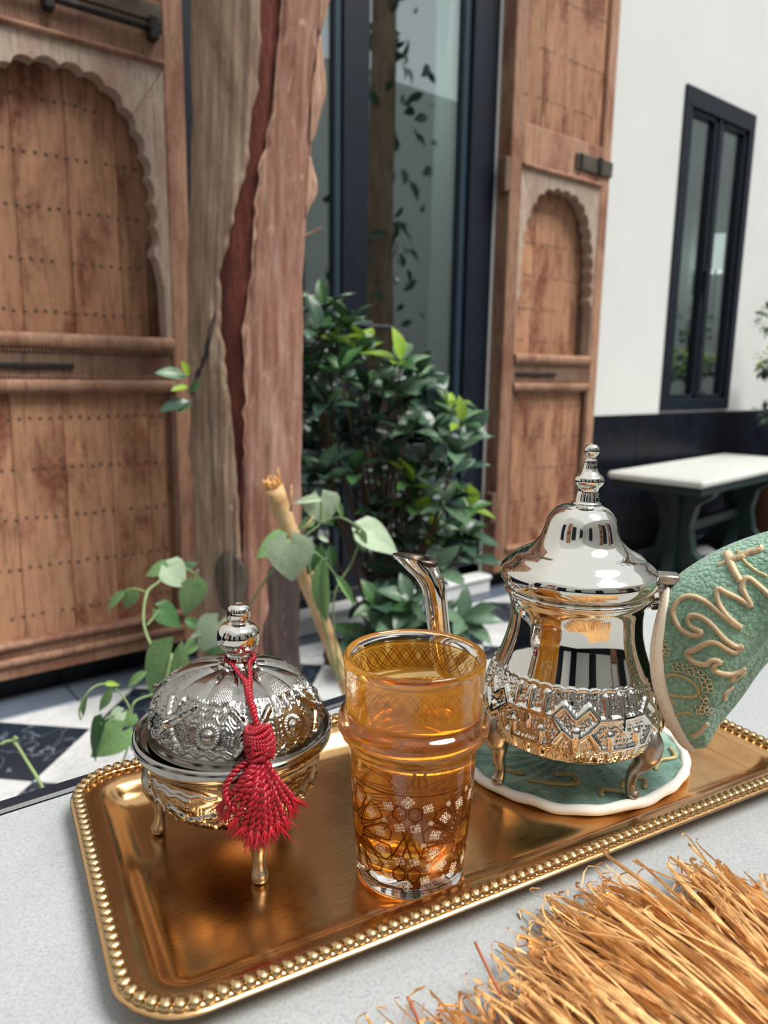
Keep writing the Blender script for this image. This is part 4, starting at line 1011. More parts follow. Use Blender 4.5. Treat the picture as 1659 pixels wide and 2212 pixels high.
def lid_h(T, R, Z):
    h = np.zeros_like(T); s = np.arccos(np.clip((Z - .070) / .0445, -1, 1)) * .045
    n = 12; P_ = 2 * pi / n; a = (np.mod(T, P_) - P_ / 2); u = a / (P_ / 2)
    up = np.clip((.0390 - R) / .003, 0, 1) * np.clip((R - .0085) / .002, 0, 1)
    h += up * (.0012 * (1 - np.abs(u) ** 3) - .0002)                                              # petals
    h += up * .00030 * (np.abs(u) < .62) * (np.sin(R * 2900) * np.sin(T * 150) > 0.1) * (np.mod(np.floor(T / P_), 2) == 0) * (R > .016)
    h += .0010 * ridge(np.abs(R - .0098), .0022)
    n = 6; P_ = 2 * pi / n; i6 = np.mod(T + .35, P_) - P_ / 2; x = i6 * R; zc = .0915
    y = (Z - zc) * 1.15
    sun = np.hypot(x, y); h += .0022 * np.clip(1 - (sun / .0034) ** 2, 0, 1) ** .5 + .0007 * ridge(np.abs(sun - .0052), .0018) * (np.sin(np.arctan2(y, x) * 24) > -.3)
    j6 = np.mod(T + .35 + P_ / 2, P_) - P_ / 2; x = j6 * R
    for p, q in (((-.010, .0125), (.010, -.0105)), ((-.010, -.0105), (.010, .0125)), ((-.0004, .014), (.0004, -.0005))):
        h += .0019 * ridge(segd(x, y, p, q), .0021)
    lo = (R > .036) * (Z > .0835)
    fil = np.sin(64 * T + 3.5 * np.sin(520 * Z)) * np.sin(1300 * Z + 3.2 * np.sin(34 * T)); h += lo * .00055 * np.clip(fil, 0, 1) * np.clip((sun - .0075) / .002, 0, 1)
    for z0, ph in ((.0832, 0), (.0812, 1.8)):
        h += .0007 * ridge(np.abs(Z - z0 - .0009 * np.sin(36 * T + ph)), .0008)
    return h * (Z > .0775)
lido = relief('lid', lid, 900, lid_h, M['silver_old'], bowl)
knob = MB().lathe([(.0078, .1138), (.0080, .1152), (.0072, .1160), (.0062, .1166), (.0058, .1190), (.0075, .1204), (.0062, .1212), (.0058, .1222), (.0072, .1232), (.0100, .1252), (.0120, .1280), (.0128, .1312), (.0126, .1345), (.0116, .1372), (.0098, .1394), (.0076, .1406), (.0058, .1412),
    (.0050, .1420), (.0060, .1428), (.0068, .1442), (.0070, .1462), (.0070, .1468), (.0068, .1474), (.0069, .1480), (.0064, .1500), (.0052, .1515), (.0036, .1523), (.0026, .1525), (.0022, .1521), (0, .1521)], 64).build('knob', M['silver'], lido, True)
piv = Matrix.Translation((0, 0, .0735)); lido.matrix_local = piv @ Matrix.Rotation(radians(2.4), 4, 'Y') @ piv.inverted() @ Matrix.Translation((0.0013, 0, -0.0004))
def cabriole(parent, ang, pts, name='leg'):
    mb = MB(); c, s = cos(ang), sin(ang)
    C = catmull([(p[0], p[1], p[2]) for p in pts], 6)
    mb.tube([(r * c, r * s, z) for r, z, _ in C], [w for _, _, w in C], 12, flat=None)
    return mb.build(name, M['silver_leg'], parent, True)
for ang in (-75.4, 167.4, 46):
    a_ = radians(ang)
    cabriole(bowl, a_, [(.0500, .0520, .0010), (.0515, .0470, .0045), (.0520, .0400, .0068), (.0505, .0330, .0078), (.0485, .0265, .0066), (.0478, .0200, .0046), (.0478, .0140, .0036), (.0482, .0085, .0040), (.0490, .0045, .0050), (.0492, .0018, .0046), (.0492, .0004, .0030)])

# ------------------------------------------------------------------ red tassel hung on the lid's knob
TP = np.array([BC[0], BC[1], FLOOR_Z])
tas = thing('red_tassel', 'crimson silk tassel looped round the sugar bowl knob and hanging over its lid', 'tassel', tuple(TP), BA)
def ply(mb, pts, r, turns, k=2, n=6, off=None):
    """k strands twisted round each other along pts"""
    C = catmull(pts, 14); m = len(C); T_ = np.gradient(C, axis=0); T_ /= np.linalg.norm(T_, axis=1)[:, None] + 1e-9
    ref = np.array([0.3, 1, 0.2]); s1 = np.cross(T_, ref); s1 /= np.linalg.norm(s1, axis=1)[:, None]; s2 = np.cross(T_, s1)
    L = np.r_[0, np.cumsum(np.linalg.norm(np.diff(C, axis=0), axis=1))]; o = off or r * .62
    for j in range(k):
        a = 2 * pi * j / k + 2 * pi * turns * L / L[-1]
        mb.tube(C + (s1 * np.cos(a)[:, None] + s2 * np.sin(a)[:, None]) * o, r * .62, n)
K = (0.0125, -0.0515, 0.0975)
cord = MB()
loop = [(0.0085 * cos(a) + .0045, 0.0085 * sin(a) - .0002, .1185 - .0012 * abs(sin(a))) for a in np.linspace(-pi * .28, pi * 1.28, 14)]
ply(cord, [(.0098, -.0250, .1130)] + loop[:1][0:1] + loop + [(.0070, -.0250, .1130)], .0013, 14)
ply(cord, [(.0095, -.0245, .1134), (.0090, -.0300, .1120), (.0094, -.0385, .1085), (.0108, -.0455, .1040), K], .0017, 7)
ply(cord, [(.0072, -.0245, .1134), (.0076, -.0300, .1118), (.0086, -.0380, .1082), (.0104, -.0450, .1036), K], .0017, 7)
cord.build('cord', M['red'], tas, True)
kn = MB(); ax = np.array([0.0015, -0.0045, -0.0165]); axn = ax / np.linalg.norm(ax); k1 = np.cross(axn, [1, 0, 0]); k1 /= np.linalg.norm(k1); k2 = np.cross(axn, k1)
for q in range(7):
    c0 = np.array(K) + ax * (q + .3) / 7; rr = .0058 + .0012 * sin(pi * (q + .5) / 7)
    ringp = [c0 + (k1 * cos(a) + k2 * sin(a)) * rr + axn * .0011 * sin(2 * a + q) for a in np.linspace(0, 2 * pi, 25)]
    ply(kn, ringp, .0013, 16)
for a in np.linspace(0, 2 * pi, 7)[:-1]:
    ply(kn, [np.array(K) + ax * -.05 + (k1 * cos(a) + k2 * sin(a)) * .0035, np.array(K) + ax * .45 + (k1 * cos(a + .5) + k2 * sin(a + .5)) * .0078, np.array(K) + ax + (k1 * cos(a + 1) + k2 * sin(a + 1)) * .0060], .0012, 4)
kn.tube([np.array(K) - ax * .05, np.array(K) + ax * 1.02], .0052, 12)
kn.build('knot', M['red'], tas, True)
KE = np.array(K) + ax
frays = MB(); ends = [(-.016, -.062, .050), (-.0125, -.0655, .047), (-.0075, -.0685, .0445), (-.003, -.070, .040), (.0015, -.0715, .0375), (.006, -.0725, .0365), (.0105, -.0725, .037), (.015, -.0715, .0385), (.0195, -.0705, .0405), (.0235, -.0690, .0420), (.0275, -.0665, .0465), (.030, -.0645, .0500), (.0115, -.0690, .0400), (-.001, -.0675, .0430), (.020, -.0680, .0430)]
for q, E_ in enumerate(ends):
    E_ = np.array(E_); E_[0] = .0130 + (E_[0] - .0085) * .76; E_[2] += .0115; E_[1] += .001; st0 = KE + k1 * random.uniform(-.002, .003) + np.array([(E_[0] - KE[0]) * .16, -.0005 * (q % 3), 0])
    md_ = st0 * .5 + E_ * .5 + np.array([(KE[0] - E_[0]) * .12, -.0048, .0035])
    m = MB(); ply(m, [st0 + np.array([0, .001, .004]), st0, md_, E_], .00185, 5.5)
    m.build('strand', M['red'], tas, True)
    dv = (E_ - md_) / np.linalg.norm(E_ - md_)
    for f_ in range(70):
        sp = np.array([random.gauss(0, .22), random.gauss(0, .2), random.gauss(0, .14)]); L = random.uniform(.004, .0110)
        p0 = E_ - dv * .002; p1 = p0 + (dv + sp * .5) * L * .5; p2 = p0 + (dv + sp * 1.1) * L
        frays.tube([p0, p1, p2], [.0007, .0006, .0003], 4)
stuff(frays.build('frayed_ends', M['red_fluff'], tas, True))
lp = MB(); ply(lp, [KE + np.array([-.004, 0, .001]), KE + np.array([-.014, -.003, -.004]), KE + np.array([-.0195, -.006, -.013]), KE + np.array([-.0165, -.010, -.021]), KE + np.array([-.008, -.012, -.024])], .0016, 7)
ply(lp, [KE + np.array([-.003, 0, .000]), KE + np.array([-.009, -.003, -.006]), KE + np.array([-.012, -.007, -.013]), KE + np.array([-.006, -.011, -.022])], .0016, 6)
lp.build('stray_loop', M['red'], tas, True)

# ------------------------------------------------------------------ round green mat under the pot
MAT = np.array([0.4466, 0.3213])
mat_ = thing('pot_mat', 'round quilted green mat with thick white edging under the teapot', 'mat', (MAT[0], MAT[1], FLOOR_Z), TA)
na, nr_ = 160, 40; A_ = np.linspace(0, 2 * pi, na, endpoint=False); rr = np.linspace(0, 1, nr_)
ex_, ey_ = 0.0895, 0.0745
edge = 1 + .018 * np.sin(3 * A_ + 1) + .012 * np.sin(5 * A_)
Tm, Rm = np.meshgrid(A_, rr, indexing='ij'); Em = edge[:, None]
Zm = 0.0062 + 0.0012 * np.sin(Rm * 9 + 2 * np.sin(3 * Tm)) * (1 - Rm) + .0010 * np.sin(5 * Tm + 11 * Rm) * Rm * (1 - Rm) * 2 + .0005 * np.sin(31 * Tm + 9 * Rm) - .0012 * Rm ** 6
grid('mat_face', np.stack([Rm * Em * np.cos(Tm) * ex_ * .985, Rm * Em * np.sin(Tm) * ey_ * .985, Zm], -1), M['velvet'], mat_, cu=True)
matz = lambda x, y: 0.0065
mb = MB(); mb.lathe([(0, 0.0008), (.97, 0.0008), (.985, .003)], na); mb.v = [(x * ex_ * edge[int(round((atan2(y, x) % (2 * pi)) / (2 * pi) * na)) % na], y * ey_ * edge[int(round((atan2(y, x) % (2 * pi)) / (2 * pi) * na)) % na], z) for x, y, z in mb.v]
mb.build('mat_backing', M['white_cloth'], mat_, True)
pn = 12; P = np.zeros((na, pn, 3))
for k in range(pn):
    b_ = 2 * pi * k / pn; ro = 0.0036 * cos(b_) * (1 + .10 * np.sin(23 * A_)); zo = .0043 + .0035 * sin(b_) + .0005 * np.sin(9 * A_) + .0006 * np.sin(17 * A_ + 1)
    P[:, k, 0] = (ex_ * edge + ro) * np.cos(A_); P[:, k, 1] = (ey_ * edge + ro) * np.sin(A_); P[:, k, 2] = np.maximum(zo, .0003)
grid('white_edging', P, M['white_cloth'], mat_, cu=True, cv=True)
def thread_tube(mb, pts, r, pitch=.0011, flat=.6):
    C = catmull(pts, 10); L = np.r_[0, np.cumsum(np.linalg.norm(np.diff(C, axis=0), axis=1))]; n_ = max(8, int(L[-1] / pitch * 2)); s = np.linspace(0, L[-1], n_)
    Q = np.stack([np.interp(s, L, C[:, i]) for i in range(3)], -1); rad = r * (1 + .20 * np.cos(np.arange(n_) * pi)) * np.clip(np.minimum(s, L[-1] - s) / .0015 + .35, 0, 1)
    mb.tube(Q, rad, 8)
for pts in ([(-.062, -.020), (-.050, -.032), (-.034, -.040), (-.030, -.030), (-.040, -.024)], [(-.070, .010), (-.066, -.006), (-.058, -.012)], [(-.010, -.058), (.002, -.052), (.012, -.058), (.004, -.066)], [(-.012, -.064), (-.024, -.054), (-.030, -.060)],
            [(.030, -.052), (.044, -.044), (.058, -.046), (.066, -.034)], [(.070, -.014), (.060, -.004), (.066, .008), (.076, .004)], [(.020, -.044), (.034, -.036), (.030, -.026)]):
    em = MB(); thread_tube(em, [(x, y, .0066) for x, y in pts], .0017); em.build('embroidery_cord', M['goldthread'], mat_, True)
PZ = FLOOR_Z + 0.0075

# ------------------------------------------------------------------ silver teapot
PC = np.array([0.4125, 0.3027]); PA = radians(-53.7)
teapot = thing('teapot', 'polished silver teapot with embossed belly and tall domed lid on the green mat', 'teapot', (PC[0], PC[1], TZ0), PA)
prof = resample_prof([(0, .0345), (.018, .0348), (.033, .0362), (.045, .0395), (.0530, .0440), (.0582, .0495), (.0608, .0560), (.0613, .0624), (.0600, .0715), (.0572, .0820), (.0532, .0930), (.0497, .1032), (.0472, .1115), (.0455, .1200), (.0449, .1290), (.0452, .1345), (.0462, .1395), (.0486, .1440), (.0490, .1462)], 190)
def pot_h(T, R, Z):
    P_ = 2 * pi / 6; a = (np.mod(T + .45, P_) - P_ / 2) * .058; h = np.zeros_like(T)
    hp = P_ / 2 * .058
    rods = [((-.016, .0775), (.016, .0775)), ((0, .0905), (0, .0690)), ((.0105, .0905), (.0105, .0800)), ((-.0105, .0905), (-.0105, .0800)), ((-.016, .0775), (-.0225, .0705)), ((.016, .0775), (.0225, .0705)), ((-.0225, .0850), (-.016, .0775)), ((.0225, .0850), (.016, .0775)),
            ((-.0225, .0705), (-.016, .0590)), ((.0225, .0705), (.016, .0590)), ((-.016, .0590), (.016, .0590)), ((.0095, .0680), (.0095, .0505)), ((-.0095, .0680), (-.0095, .0505)), ((-hp, .0775), (-.0225, .0850)), ((hp, .0775), (.0225, .0850)),
            ((-hp, .0640), (-.0225, .0705)), ((hp, .0640), (.0225, .0705)), ((-hp + .0005, .0700), (-hp + .0005, .0530)), ((hp - .0005, .0700), (hp - .0005, .0530)), ((0, .0560), (0, .0490))]
    rod = np.zeros_like(T)
    for p, q in rods: rod = np.maximum(rod, ridge(segd(a, Z, p, q), .0025) ** .55)
    band = np.clip((Z - .0485) / .001, 0, 1) * np.clip((.0935 - Z) / .001, 0, 1)
    fil = np.sin(72 * T + 3.6 * np.sin(430 * Z)) * np.sin(1150 * Z + 3.4 * np.sin(37 * T)); fil2 = np.sin(115 * T + 2 * np.sin(800 * Z)) * np.sin(1900 * Z + 2 * np.sin(61 * T))
    h += band * (.0021 * rod + (1 - rod) * (.00085 * np.clip(fil, 0, 1) + .00045 * np.clip(fil2, 0, 1)))
    for z0, ph in ((.0945, 0), (.0478, 1.3)):
        h += .0008 * ridge(np.abs(Z - z0 - .0010 * np.abs(np.sin(21 * T + ph)) + .0004), .0011)
    return h
relief('pot_body', prof, 840, pot_h, M['silver'], teapot)
MB().lathe([(.0488, .1450), (.0500, .1458), (.0503, .1472), (.0496, .1484), (.0470, .1490), (.0440, .1490)], 128).build('collar', M['silver'], teapot, True)
lidp = MB().lathe([(.0470, .1490), (.0508, .1510), (.0524, .1535), (.0531, .1565), (.0532, .1590), (.0527, .1612), (.0514, .1630), (.0492, .1650), (.0462, .1672), (.0440, .1690), (.0432, .1702), (.0410, .1718), (.0370, .1738), (.0335, .1758), (.0306, .1782), (.0283, .1808), (.0268, .1835), (.0255, .1865), (.0245, .1900), (.0236, .1935), (.0222, .1970), (.0202, .2002), (.0175, .2030), (.0140, .2050), (.0105, .2062), (.0080, .2068)], 128).build('lid', M['silver'], teapot, True)
fin = MB().lathe([(.0096, .2062), (.0098, .2074), (.0088, .2082), (.0080, .2090), (.0082, .2098), (.0076, .2106), (.0080, .2114), (.0074, .2122), (.0076, .2134), (.0071, .2142), (.0068, .2160), (.0072, .2172), (.0074, .2182), (.0088, .2196), (.0099, .2212), (.0102, .2228), (.0098, .2246), (.0092, .2256), (.0082, .2264), (.0070, .2274), (.0058, .2290), (.0050, .2306), (.0046, .2318), (.0048, .2326), (.0044, .2336), (.0042, .2350), (.0044, .2358), (.0040, .2368), (.0028, .2380), (.0030, .2388), (.0041, .2398), (.0049, .2412), (.0051, .2430), (.0047, .2448), (.0037, .2462), (.0025, .2470), (.0020, .2468), (0, .2468)], 48).build('finial', M['silver'], lidp, True)
pv = Matrix.Translation((0, 0, .2062)); fin.matrix_local = Matrix.Translation((.0022, 0, -.0004)) @ pv @ Matrix.Rotation(radians(2.0), 4, 'Y') @ pv.inverted()
# spout to the left
sp = [(-.0460, .0470, .0150), (-.0600, .0500, .0140), (-.0740, .0580, .0118), (-.0840, .0700, .0100), (-.0908, .0850, .0088), (-.0950, .1000, .0080), (-.0975, .1150, .0084), (-.0996, .1300, .0086), (-.1022, .1410, .0088), (-.1065, .1490, .0093)]
C = catmull(sp, 6); tg = np.gradient(C[:, :2], axis=0); tg /= np.linalg.norm(tg, axis=1)[:, None]
n = 28; rows = []
for (x, z, r_), (tx, tz) in zip(C, tg):
    rows.append([(x + r_ * cos(b_) * tz, r_ * sin(b_) * .92, z - r_ * cos(b_) * tx) for b_ in np.linspace(0, 2 * pi, n, endpoint=False)])
for zc_, s_ in ((.1588, 1.0), (.1602, 1.02)):                        # mouth cut level, drawn to a beak
    rows.append([(-.1178 + .0132 * cos(b_) * s_ - .0010 * (cos(b_) < -.8), .0086 * sin(b_) * s_, zc_ - .0012 * cos(b_)) for b_ in np.linspace(0, 2 * pi, n, endpoint=False)])
bore = []
for k_, (zc_, s_) in enumerate(((.1601, 1.0), (.1601, .94), (.1570, .82))):
    bore.append([(-.1178 + .010 * k_ * .5 + .0132 * cos(b_) * s_, .0086 * sin(b_) * s_, zc_ - .0012 * cos(b_)) for b_ in np.linspace(0, 2 * pi, n, endpoint=False)])
for x, z, tx, tz, r_ in ((-.1090, .1490, -.45, .89, .0066), (-.1030, .1400, -.45, .89, .0058), (-.0995, .1280, -.2, .98, .0054), (-.0975, .1120, -.1, .99, .005), (-.0955, .1000, -.1, .99, .0045), (-.0955, .0995, -.1, .99, .0003)):
    bore.append([(x + r_ * cos(b_) * tz, r_ * sin(b_), z - r_ * cos(b_) * tx) for b_ in np.linspace(0, 2 * pi, n, endpoint=False)])
spo = grid('spout', np.array(rows), M['silver'], teapot, cv=True)
grid('spout_bore', np.array(bore), M['bore'], spo, cv=True)
# feet: measured directions of the two front ones, the third behind
fz = PZ - TZ0
for fx, fy in ((.3630, .3198), (.4202, .2563), (.4545, .3325)):
    v_ = np.array([fx, fy]) - PC; lx = v_ @ [cos(PA), sin(PA)]; ly = v_ @ [-sin(PA), cos(PA)]; a_ = atan2(ly, lx); r_ = np.hypot(lx, ly)
    cabriole(teapot, a_, [(.0560, .0660, .0012), (.0592, .0600, .0050), (.0600, .0525, .0078), (.0580, .0450, .0085), (.0555, .0385, .0066), (r_ + .003, .0300, .0046), (r_ + .001, .0210, .0036), (r_ + .002, .0150, .0042), (r_ + .003, fz + .0030, .0048), (r_ + .003, fz + .0006, .0036)])
hg = MB().box(.0490, .0640, -.0060, .0060, .1505, .1530, .0006).box(.0500, .0645, -.0066, .0066, .1560, .1625, .0009).tube([(.0625, -.0066, .1545), (.0625, .0066, .1545)], .0024, 10).box(.0555, .0645, -.0055, .0055, .1440, .1510, .0008)
hg.build('hinge', M['silver_leg'], teapot, auto=40)
hd = MB().tube(catmull([(.0480, 0, .1400), (.0620, 0, .1440), (.0820, 0, .1500), (.1020, 0, .1480), (.1120, 0, .1300), (.1100, 0, .1050), (.0980, 0, .0860), (.0800, 0, .0760), (.0575, 0, .0740)], 8), .0042, 12)
hd.build('handle', M['silver'], teapot, True)

# ------------------------------------------------------------------ green embroidered holder over the handle
mitt = thing('pot_holder', 'green terry pot holder sleeve with tan embroidery and cream piping over the teapot handle', 'pot holder', (PC[0], PC[1], TZ0), PA)
PR = [((.0550, .1475), (.0780, .0440), .020), ((.0640, .1600), (.0895, .0450), .027), ((.0760, .1710), (.0960, .0600), .0310), ((.0905, .1812), (.1062, .0810), .0330), ((.1060, .1896), (.1160, .1035), .0325), ((.1190, .1955), (.1255, .1170), .0310), ((.1360, .2015), (.1415, .1330), .0280), ((.1530, .2035), (.1580, .1480), .0230), ((.1660, .2000), (.1690, .1620), .0160), ((.1725, .1900), (.1738, .1760), .0060)]
ctr = catmull([(t[0], t[1], b_[0], b_[1], w_) for t, b_, w_ in PR], 10)
nv = 120; ang = np.linspace(0, 2 * pi, nv, endpoint=False); ca, sa = np.cos(ang), np.sin(ang)
se = lambda v, e: np.sign(v) * np.abs(v) ** e
rows = []
for i, (tx, tz, bx, bz, w_) in enumerate(ctr):
    u = i / (len(ctr) - 1); cx_, cz_, hx_, hz_ = (tx + bx) / 2, (tz + bz) / 2, (tx - bx) / 2, (tz - bz) / 2
    f = se(ca, 0.9); g = se(sa, 0.75)
    ww = w_ * (1 + .05 * np.sin(3 * ang + 9 * u) + .05 * np.sin(7 * u * 3 + 2 * ang))
    crease = -.0050 * np.exp(-((f + .20 - 1.1 * (u - .55)) / .10) ** 2) * np.exp(-((u - .62) / .22) ** 2) + .0035 * np.exp(-((f + .45 - .9 * (u - .5)) / .16) ** 2) * np.exp(-((u - .55) / .25) ** 2)
    yy = -g * ww - crease * (sa > 0) * -1 * 1.0
    mouth = 0.0135 * (1 - f ** 2) * np.clip(1 - u / 0.35, 0, 1) * np.where(sa > 0, 1.0, 0.25)
    rows.append(np.stack([cx_ + hx_ * f - mouth, yy, cz_ + hz_ * f], -1))
mo = grid('sleeve', np.array(rows), M['terry'], mitt, cv=True)
mp = np.array(rows); me_ = mo.data
bvh = BVHTree.FromPolygons([tuple(v.co) for v in me_.vertices], [tuple(p.vertices) for p in me_.polygons])
def face_pt(x, z, lift=.0004):
    """point of the sleeve's front at side position (x, z)"""
    h = bvh.ray_cast(Vector((x, -0.08, z)), Vector((0, 1, 0)))
    if h[0] is None:
        h = bvh.find_nearest(Vector((x, -0.02, z)))
    return np.array(h[0]) + np.array([0, -lift, 0])
# cream piping round the mouth: a flat band of folded cloth
r0 = np.array(rows[0]); r1 = np.array(rows[1]); t_ = r0 - r1; t_ /= np.linalg.norm(t_, axis=1)[:, None]; cen = r0.mean(axis=0); nrm = r0 - cen; nrm /= np.linalg.norm(nrm, axis=1)[:, None]
P = np.zeros((nv, 14, 3))
for k in range(14):
    b_ = 2 * pi * k / 14; P[:, k] = r0 - t_ * .0025 + t_ * (.0046 * cos(b_)) + nrm * (.0024 * sin(b_) + .0012)
grid('cream_piping', P, M['cream'], mitt, cu=True, cv=True)
stc = MB()
for k in range(0, nv, 2):
    a, b_ = P[k, 3] + nrm[k] * .0001, P[(k + 1) % nv, 3] + nrm[(k + 1) % nv] * .0001; stc.tube([a - t_[k] * .0008, b_ - t_[k] * .0008], .00035, 4)
stuff(stc.build('stitching', M['tan'], mitt))
# embroidered cords, drawn in the sleeve's own side plane (x, z) in millimetres
CUR = [('hook', 1.9, [(90.5, 144.7), (85.9, 147.9), (79.7, 151.8), (72.3, 153.7), (65.8, 151.9), (61.9, 147.4), (60.4, 141.6), (62.5, 136.0), (66.4, 131.9), (71.7, 130.4), (75.6, 131.5), (76.9, 133.9), (74.6, 134.4), (71.2, 135.5), (69.3, 138.8), (70.7, 142.0), (75.0, 143.0), (79.5, 141.6), (83.8, 138.2), (88.6, 133.1), (93.3, 129.5), (97.4, 127.7), (100.9, 128.7)]), ('hook2', 1.7, [(85.9, 147.9), (90.5, 144.3), (95.1, 141.2), (99.2, 139.8)]), ('leaf', 1.9, [(100.9, 128.7), (96.7, 124.1), (91.5, 125.8), (86.1, 128.8), (81.8, 128.6), (77.6, 125.4), (73.6, 121.2), (70.4, 118.7), (71.0, 116.1), (75.0, 113.4), (80.1, 113.8), (84.2, 117.5), (88.6, 117.2), (85.9, 114.5), (85.6, 111.1), (89.3, 109.7), (95.2, 108.8), (100.2, 110.3), (104.2, 113.4)]), ('leaf2', 1.5, [(100.2, 110.3), (97.3, 105.9), (96.4, 103.3)]), ('zig', 1.9, [(99.2, 139.8), (91.9, 144.9), (87.2, 150.1), (84.6, 155.5), (84.7, 161.2), (89.1, 160.0), (96.4, 157.5), (103.0, 154.1), (99.7, 160.2), (97.8, 164.4), (98.9, 168.5), (101.6, 169.9), (106.9, 166.4), (112.1, 162.2), (114.6, 159.2)]), ('top', 2.4, [(103.7, 194.8), (105.7, 192.7), (102.5, 189.8), (97.7, 189.3), (96.0, 185.3), (91.2, 183.7), (87.2, 184.4)]), ('top2', 2.4, [(90.5, 183.2), (91.9, 176.2), (94.5, 170.9), (97.0, 167.1)]), ('lin', 1.2, [(96.1, 183.3), (100.1, 178.1), (105.4, 174.6), (111.1, 172.5)]), ('lin2', 1.4, [(80.1, 180.2), (85.5, 183.5)]), ('oval', 1.3, [(57.8, 97.4), (64.0, 101.2), (71.5, 101.1), (77.4, 97.4), (78.6, 92.9), (74.1, 88.9), (66.7, 86.7), (59.5, 85.8)]), ('rays', 0.8, [(60.5, 83.1), (66.3, 82.2)]), ('rays', 0.8, [(61.4, 81.5), (66.4, 80.9)]), ('rays', 0.8, [(62.0, 79.0), (65.7, 79.7)]), ('low', 1.0, [(64.1, 71.0), (69.2, 73.9), (74.3, 77.3), (77.4, 76.0)]), ('low2', 1.6, [(78.9, 58.8), (82.2, 63.7), (84.1, 68.3), (86.3, 72.9)]), ('low3', 1.5, [(94.9, 88.7), (94.3, 94.6), (97.0, 97.5), (99.0, 99.4)]), ('low4', 1.3, [(97.2, 103.4), (101.2, 106.4), (105.3, 109.4)])]
for nm_, r_, pts in CUR:
    pp = catmull([(x, z, 0) for x, z in pts], 5)
    q3 = [face_pt(x / 1000, z / 1000, -.0003) for x, z, _ in pp]
    m_ = MB(); thread_tube(m_, q3, r_ * .98 / 1000, .0010); m_.build('embroidery_cord', M['tan' if r_ > 1.3 else 'goldthread'], mitt, True)
SQ = [(49.6, 125.8), (51.7, 123.1), (50.7, 120.5), (53.1, 124.5), (53.1, 119.9), (55.1, 117.6), (56.0, 121.5), (56.9, 118.6), (55.0, 114.2), (58.4, 114.6), (56.4, 110.9), (59.0, 116.3), (54.2, 110.7), (63.4, 108.4), (66.3, 110.0), (69.4, 109.1), (72.2, 110.3), (75.3, 109.0), (78.4, 108.1), (80.8, 105.9), (82.9, 103.2), (84.3, 100.0), (84.9, 97.1), (64.4, 105.1), (67.4, 105.9), (70.4, 105.9), (73.4, 105.8), (76.4, 105.8), (79.5, 103.6), (80.9, 100.4), (81.6, 97.1), (56.5, 100.7), (81.3, 92.0), (83.0, 89.6), (79.0, 83.9), (81.9, 84.4), (84.3, 83.0), (86.0, 80.6), (81.5, 80.9), (82.5, 86.2), (80.0, 80.2), (86.9, 82.5)]
qm = MB().lathe([(.0014, 0), (.0019, .0005), (.0022, 0), (.0018, -.0003), (.0014, 0)], 10); q = qm.build('sequin', M['sequin'], None, True); sme = q.data; bpy.data.objects.remove(q)
for x, z in SQ:
    p = face_pt(x / 1000, z / 1000, .0006); hn = bvh.find_nearest(Vector(p))[1]
    if hn.y > 0: hn = -hn
    inst('sequin', sme, mitt, Matrix.Translation(p) @ hn.to_track_quat('Z', 'Y').to_matrix().to_4x4())

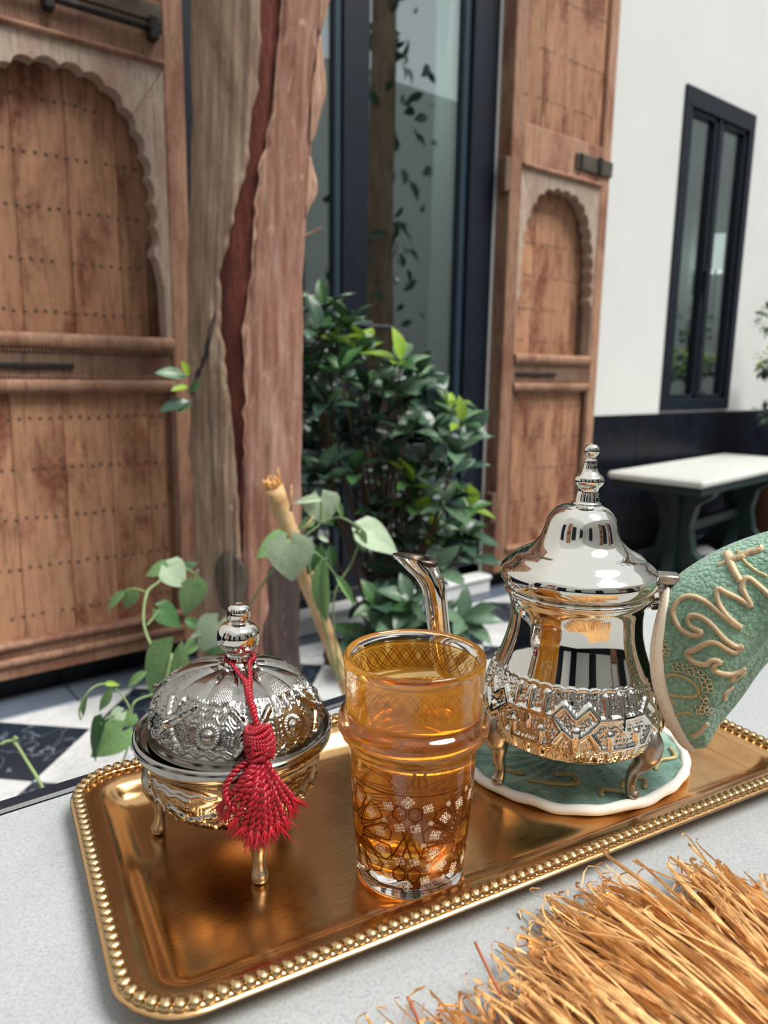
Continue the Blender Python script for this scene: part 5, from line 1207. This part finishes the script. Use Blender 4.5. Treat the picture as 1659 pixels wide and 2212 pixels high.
# ------------------------------------------------------------------ raffia fringe at the table's near right
raf = thing('raffia_mat', 'orange raffia mat whose loose fringe fans over the near right table corner', 'mat', (0.30, 0.06, TZ0))
o_ = np.array([0.30, 0.06, TZ0])
BUN = [((.314, .085), (.371, .192), .034, 210), ((.300, .070), (.316, .216), .036, 210), ((.280, .075), (.280, .222), .034, 200), ((.252, .085), (.251, .212), .032, 160), ((.226, .100), (.224, .205), .030, 120), ((.195, .120), (.189, .214), .028, 70), ((.165, .140), (.156, .220), .024, 40)]
for (bx, by), (tx, ty), spread, cnt in BUN:
    mb = MB()
    for i in range(cnt):
        s = rng.normal() * .42; L = rng.uniform(.66, 1.0)
        p0 = np.array([bx + rng.normal() * .007, by - rng.uniform(0, .05), TZ0 + .004 + abs(rng.normal()) * .005])
        e_ = np.array([bx + (tx - bx) * L + s * spread, by + (ty - by) * L - abs(s) * .022 + rng.normal() * .006, TZ0 + .003 + abs(rng.normal()) * .010])
        e_[0] += .010; mid = p0 * .45 + e_ * .55 + np.array([-.012 + rng.normal() * .006, rng.normal() * .003, .012 + rng.uniform(0, .012)])
        kk = rng.normal() * .005; tip = e_ + np.array([kk, rng.uniform(-.004, .004), rng.normal() * .004]); tip[2] = max(tip[2], TZ0 + .001)
        Cc = catmull([p0, mid, e_, tip], 4); w_ = rng.choice([.0005, .0007, .0010, .0014, .0021], p=[.25, .3, .25, .14, .06]) * rng.uniform(.8, 1.2); tw_ = rng.uniform(0, 3.14); vs = []
        for j, c in enumerate(Cc):
            tt = Cc[min(j + 1, len(Cc) - 1)] - Cc[max(j - 1, 0)]; tt /= np.linalg.norm(tt); s1 = np.cross(tt, [0, 0, 1]); s1 /= np.linalg.norm(s1) + 1e-9; s2 = np.cross(s1, tt)
            aa = tw_ + j * .12; dv = (s1 * cos(aa) + s2 * sin(aa)) * w_ * (1 - .55 * (j / (len(Cc) - 1)) ** 4); up_ = np.cross(tt, dv); up_ = up_ / (np.linalg.norm(up_) + 1e-9) * w_ * .22
            vs += [c - dv, c + up_, c + dv, c - up_]
        vs = [(x - o_[0], y - o_[1], max(z, TZ0 + .0004) - o_[2]) for x, y, z in vs]
        nC = len(Cc); mb.add(vs, [(4 * j + a, 4 * j + (a + 1) % 4, 4 * j + 4 + (a + 1) % 4, 4 * j + 4 + a) for j in range(nC - 1) for a in range(4)])
    stuff(mb.build('fringe_bundle', M['raffia'], raf))
wv = MB()
for i in range(26):
    x0 = -.16 + i * .0115; wv.tube([(x0, -.30, .003), (x0 + .003, -.12, .0045), (x0 + .001, .035 - .0009 * i + .02, .005)], .0052, 6, flat=.5)
stuff(wv.build('woven_mat', M['raffia'], raf, True))
rs = MB().tube([np.array(p) - o_ for p in catmull([(.176, .165, .716), (.182, .190, .722), (.186, .212, .731)], 4)], [.0008] * 9, 4); rs.build('rust_strand', M['raffia_red'], raf, True)
rs = MB().tube([np.array(p) - o_ for p in catmull([(.222, .170, .716), (.222, .190, .728), (.223, .208, .742)], 4)], [.0008] * 9, 4)
rs.build('rust_strand', M['raffia_red'], raf, True)
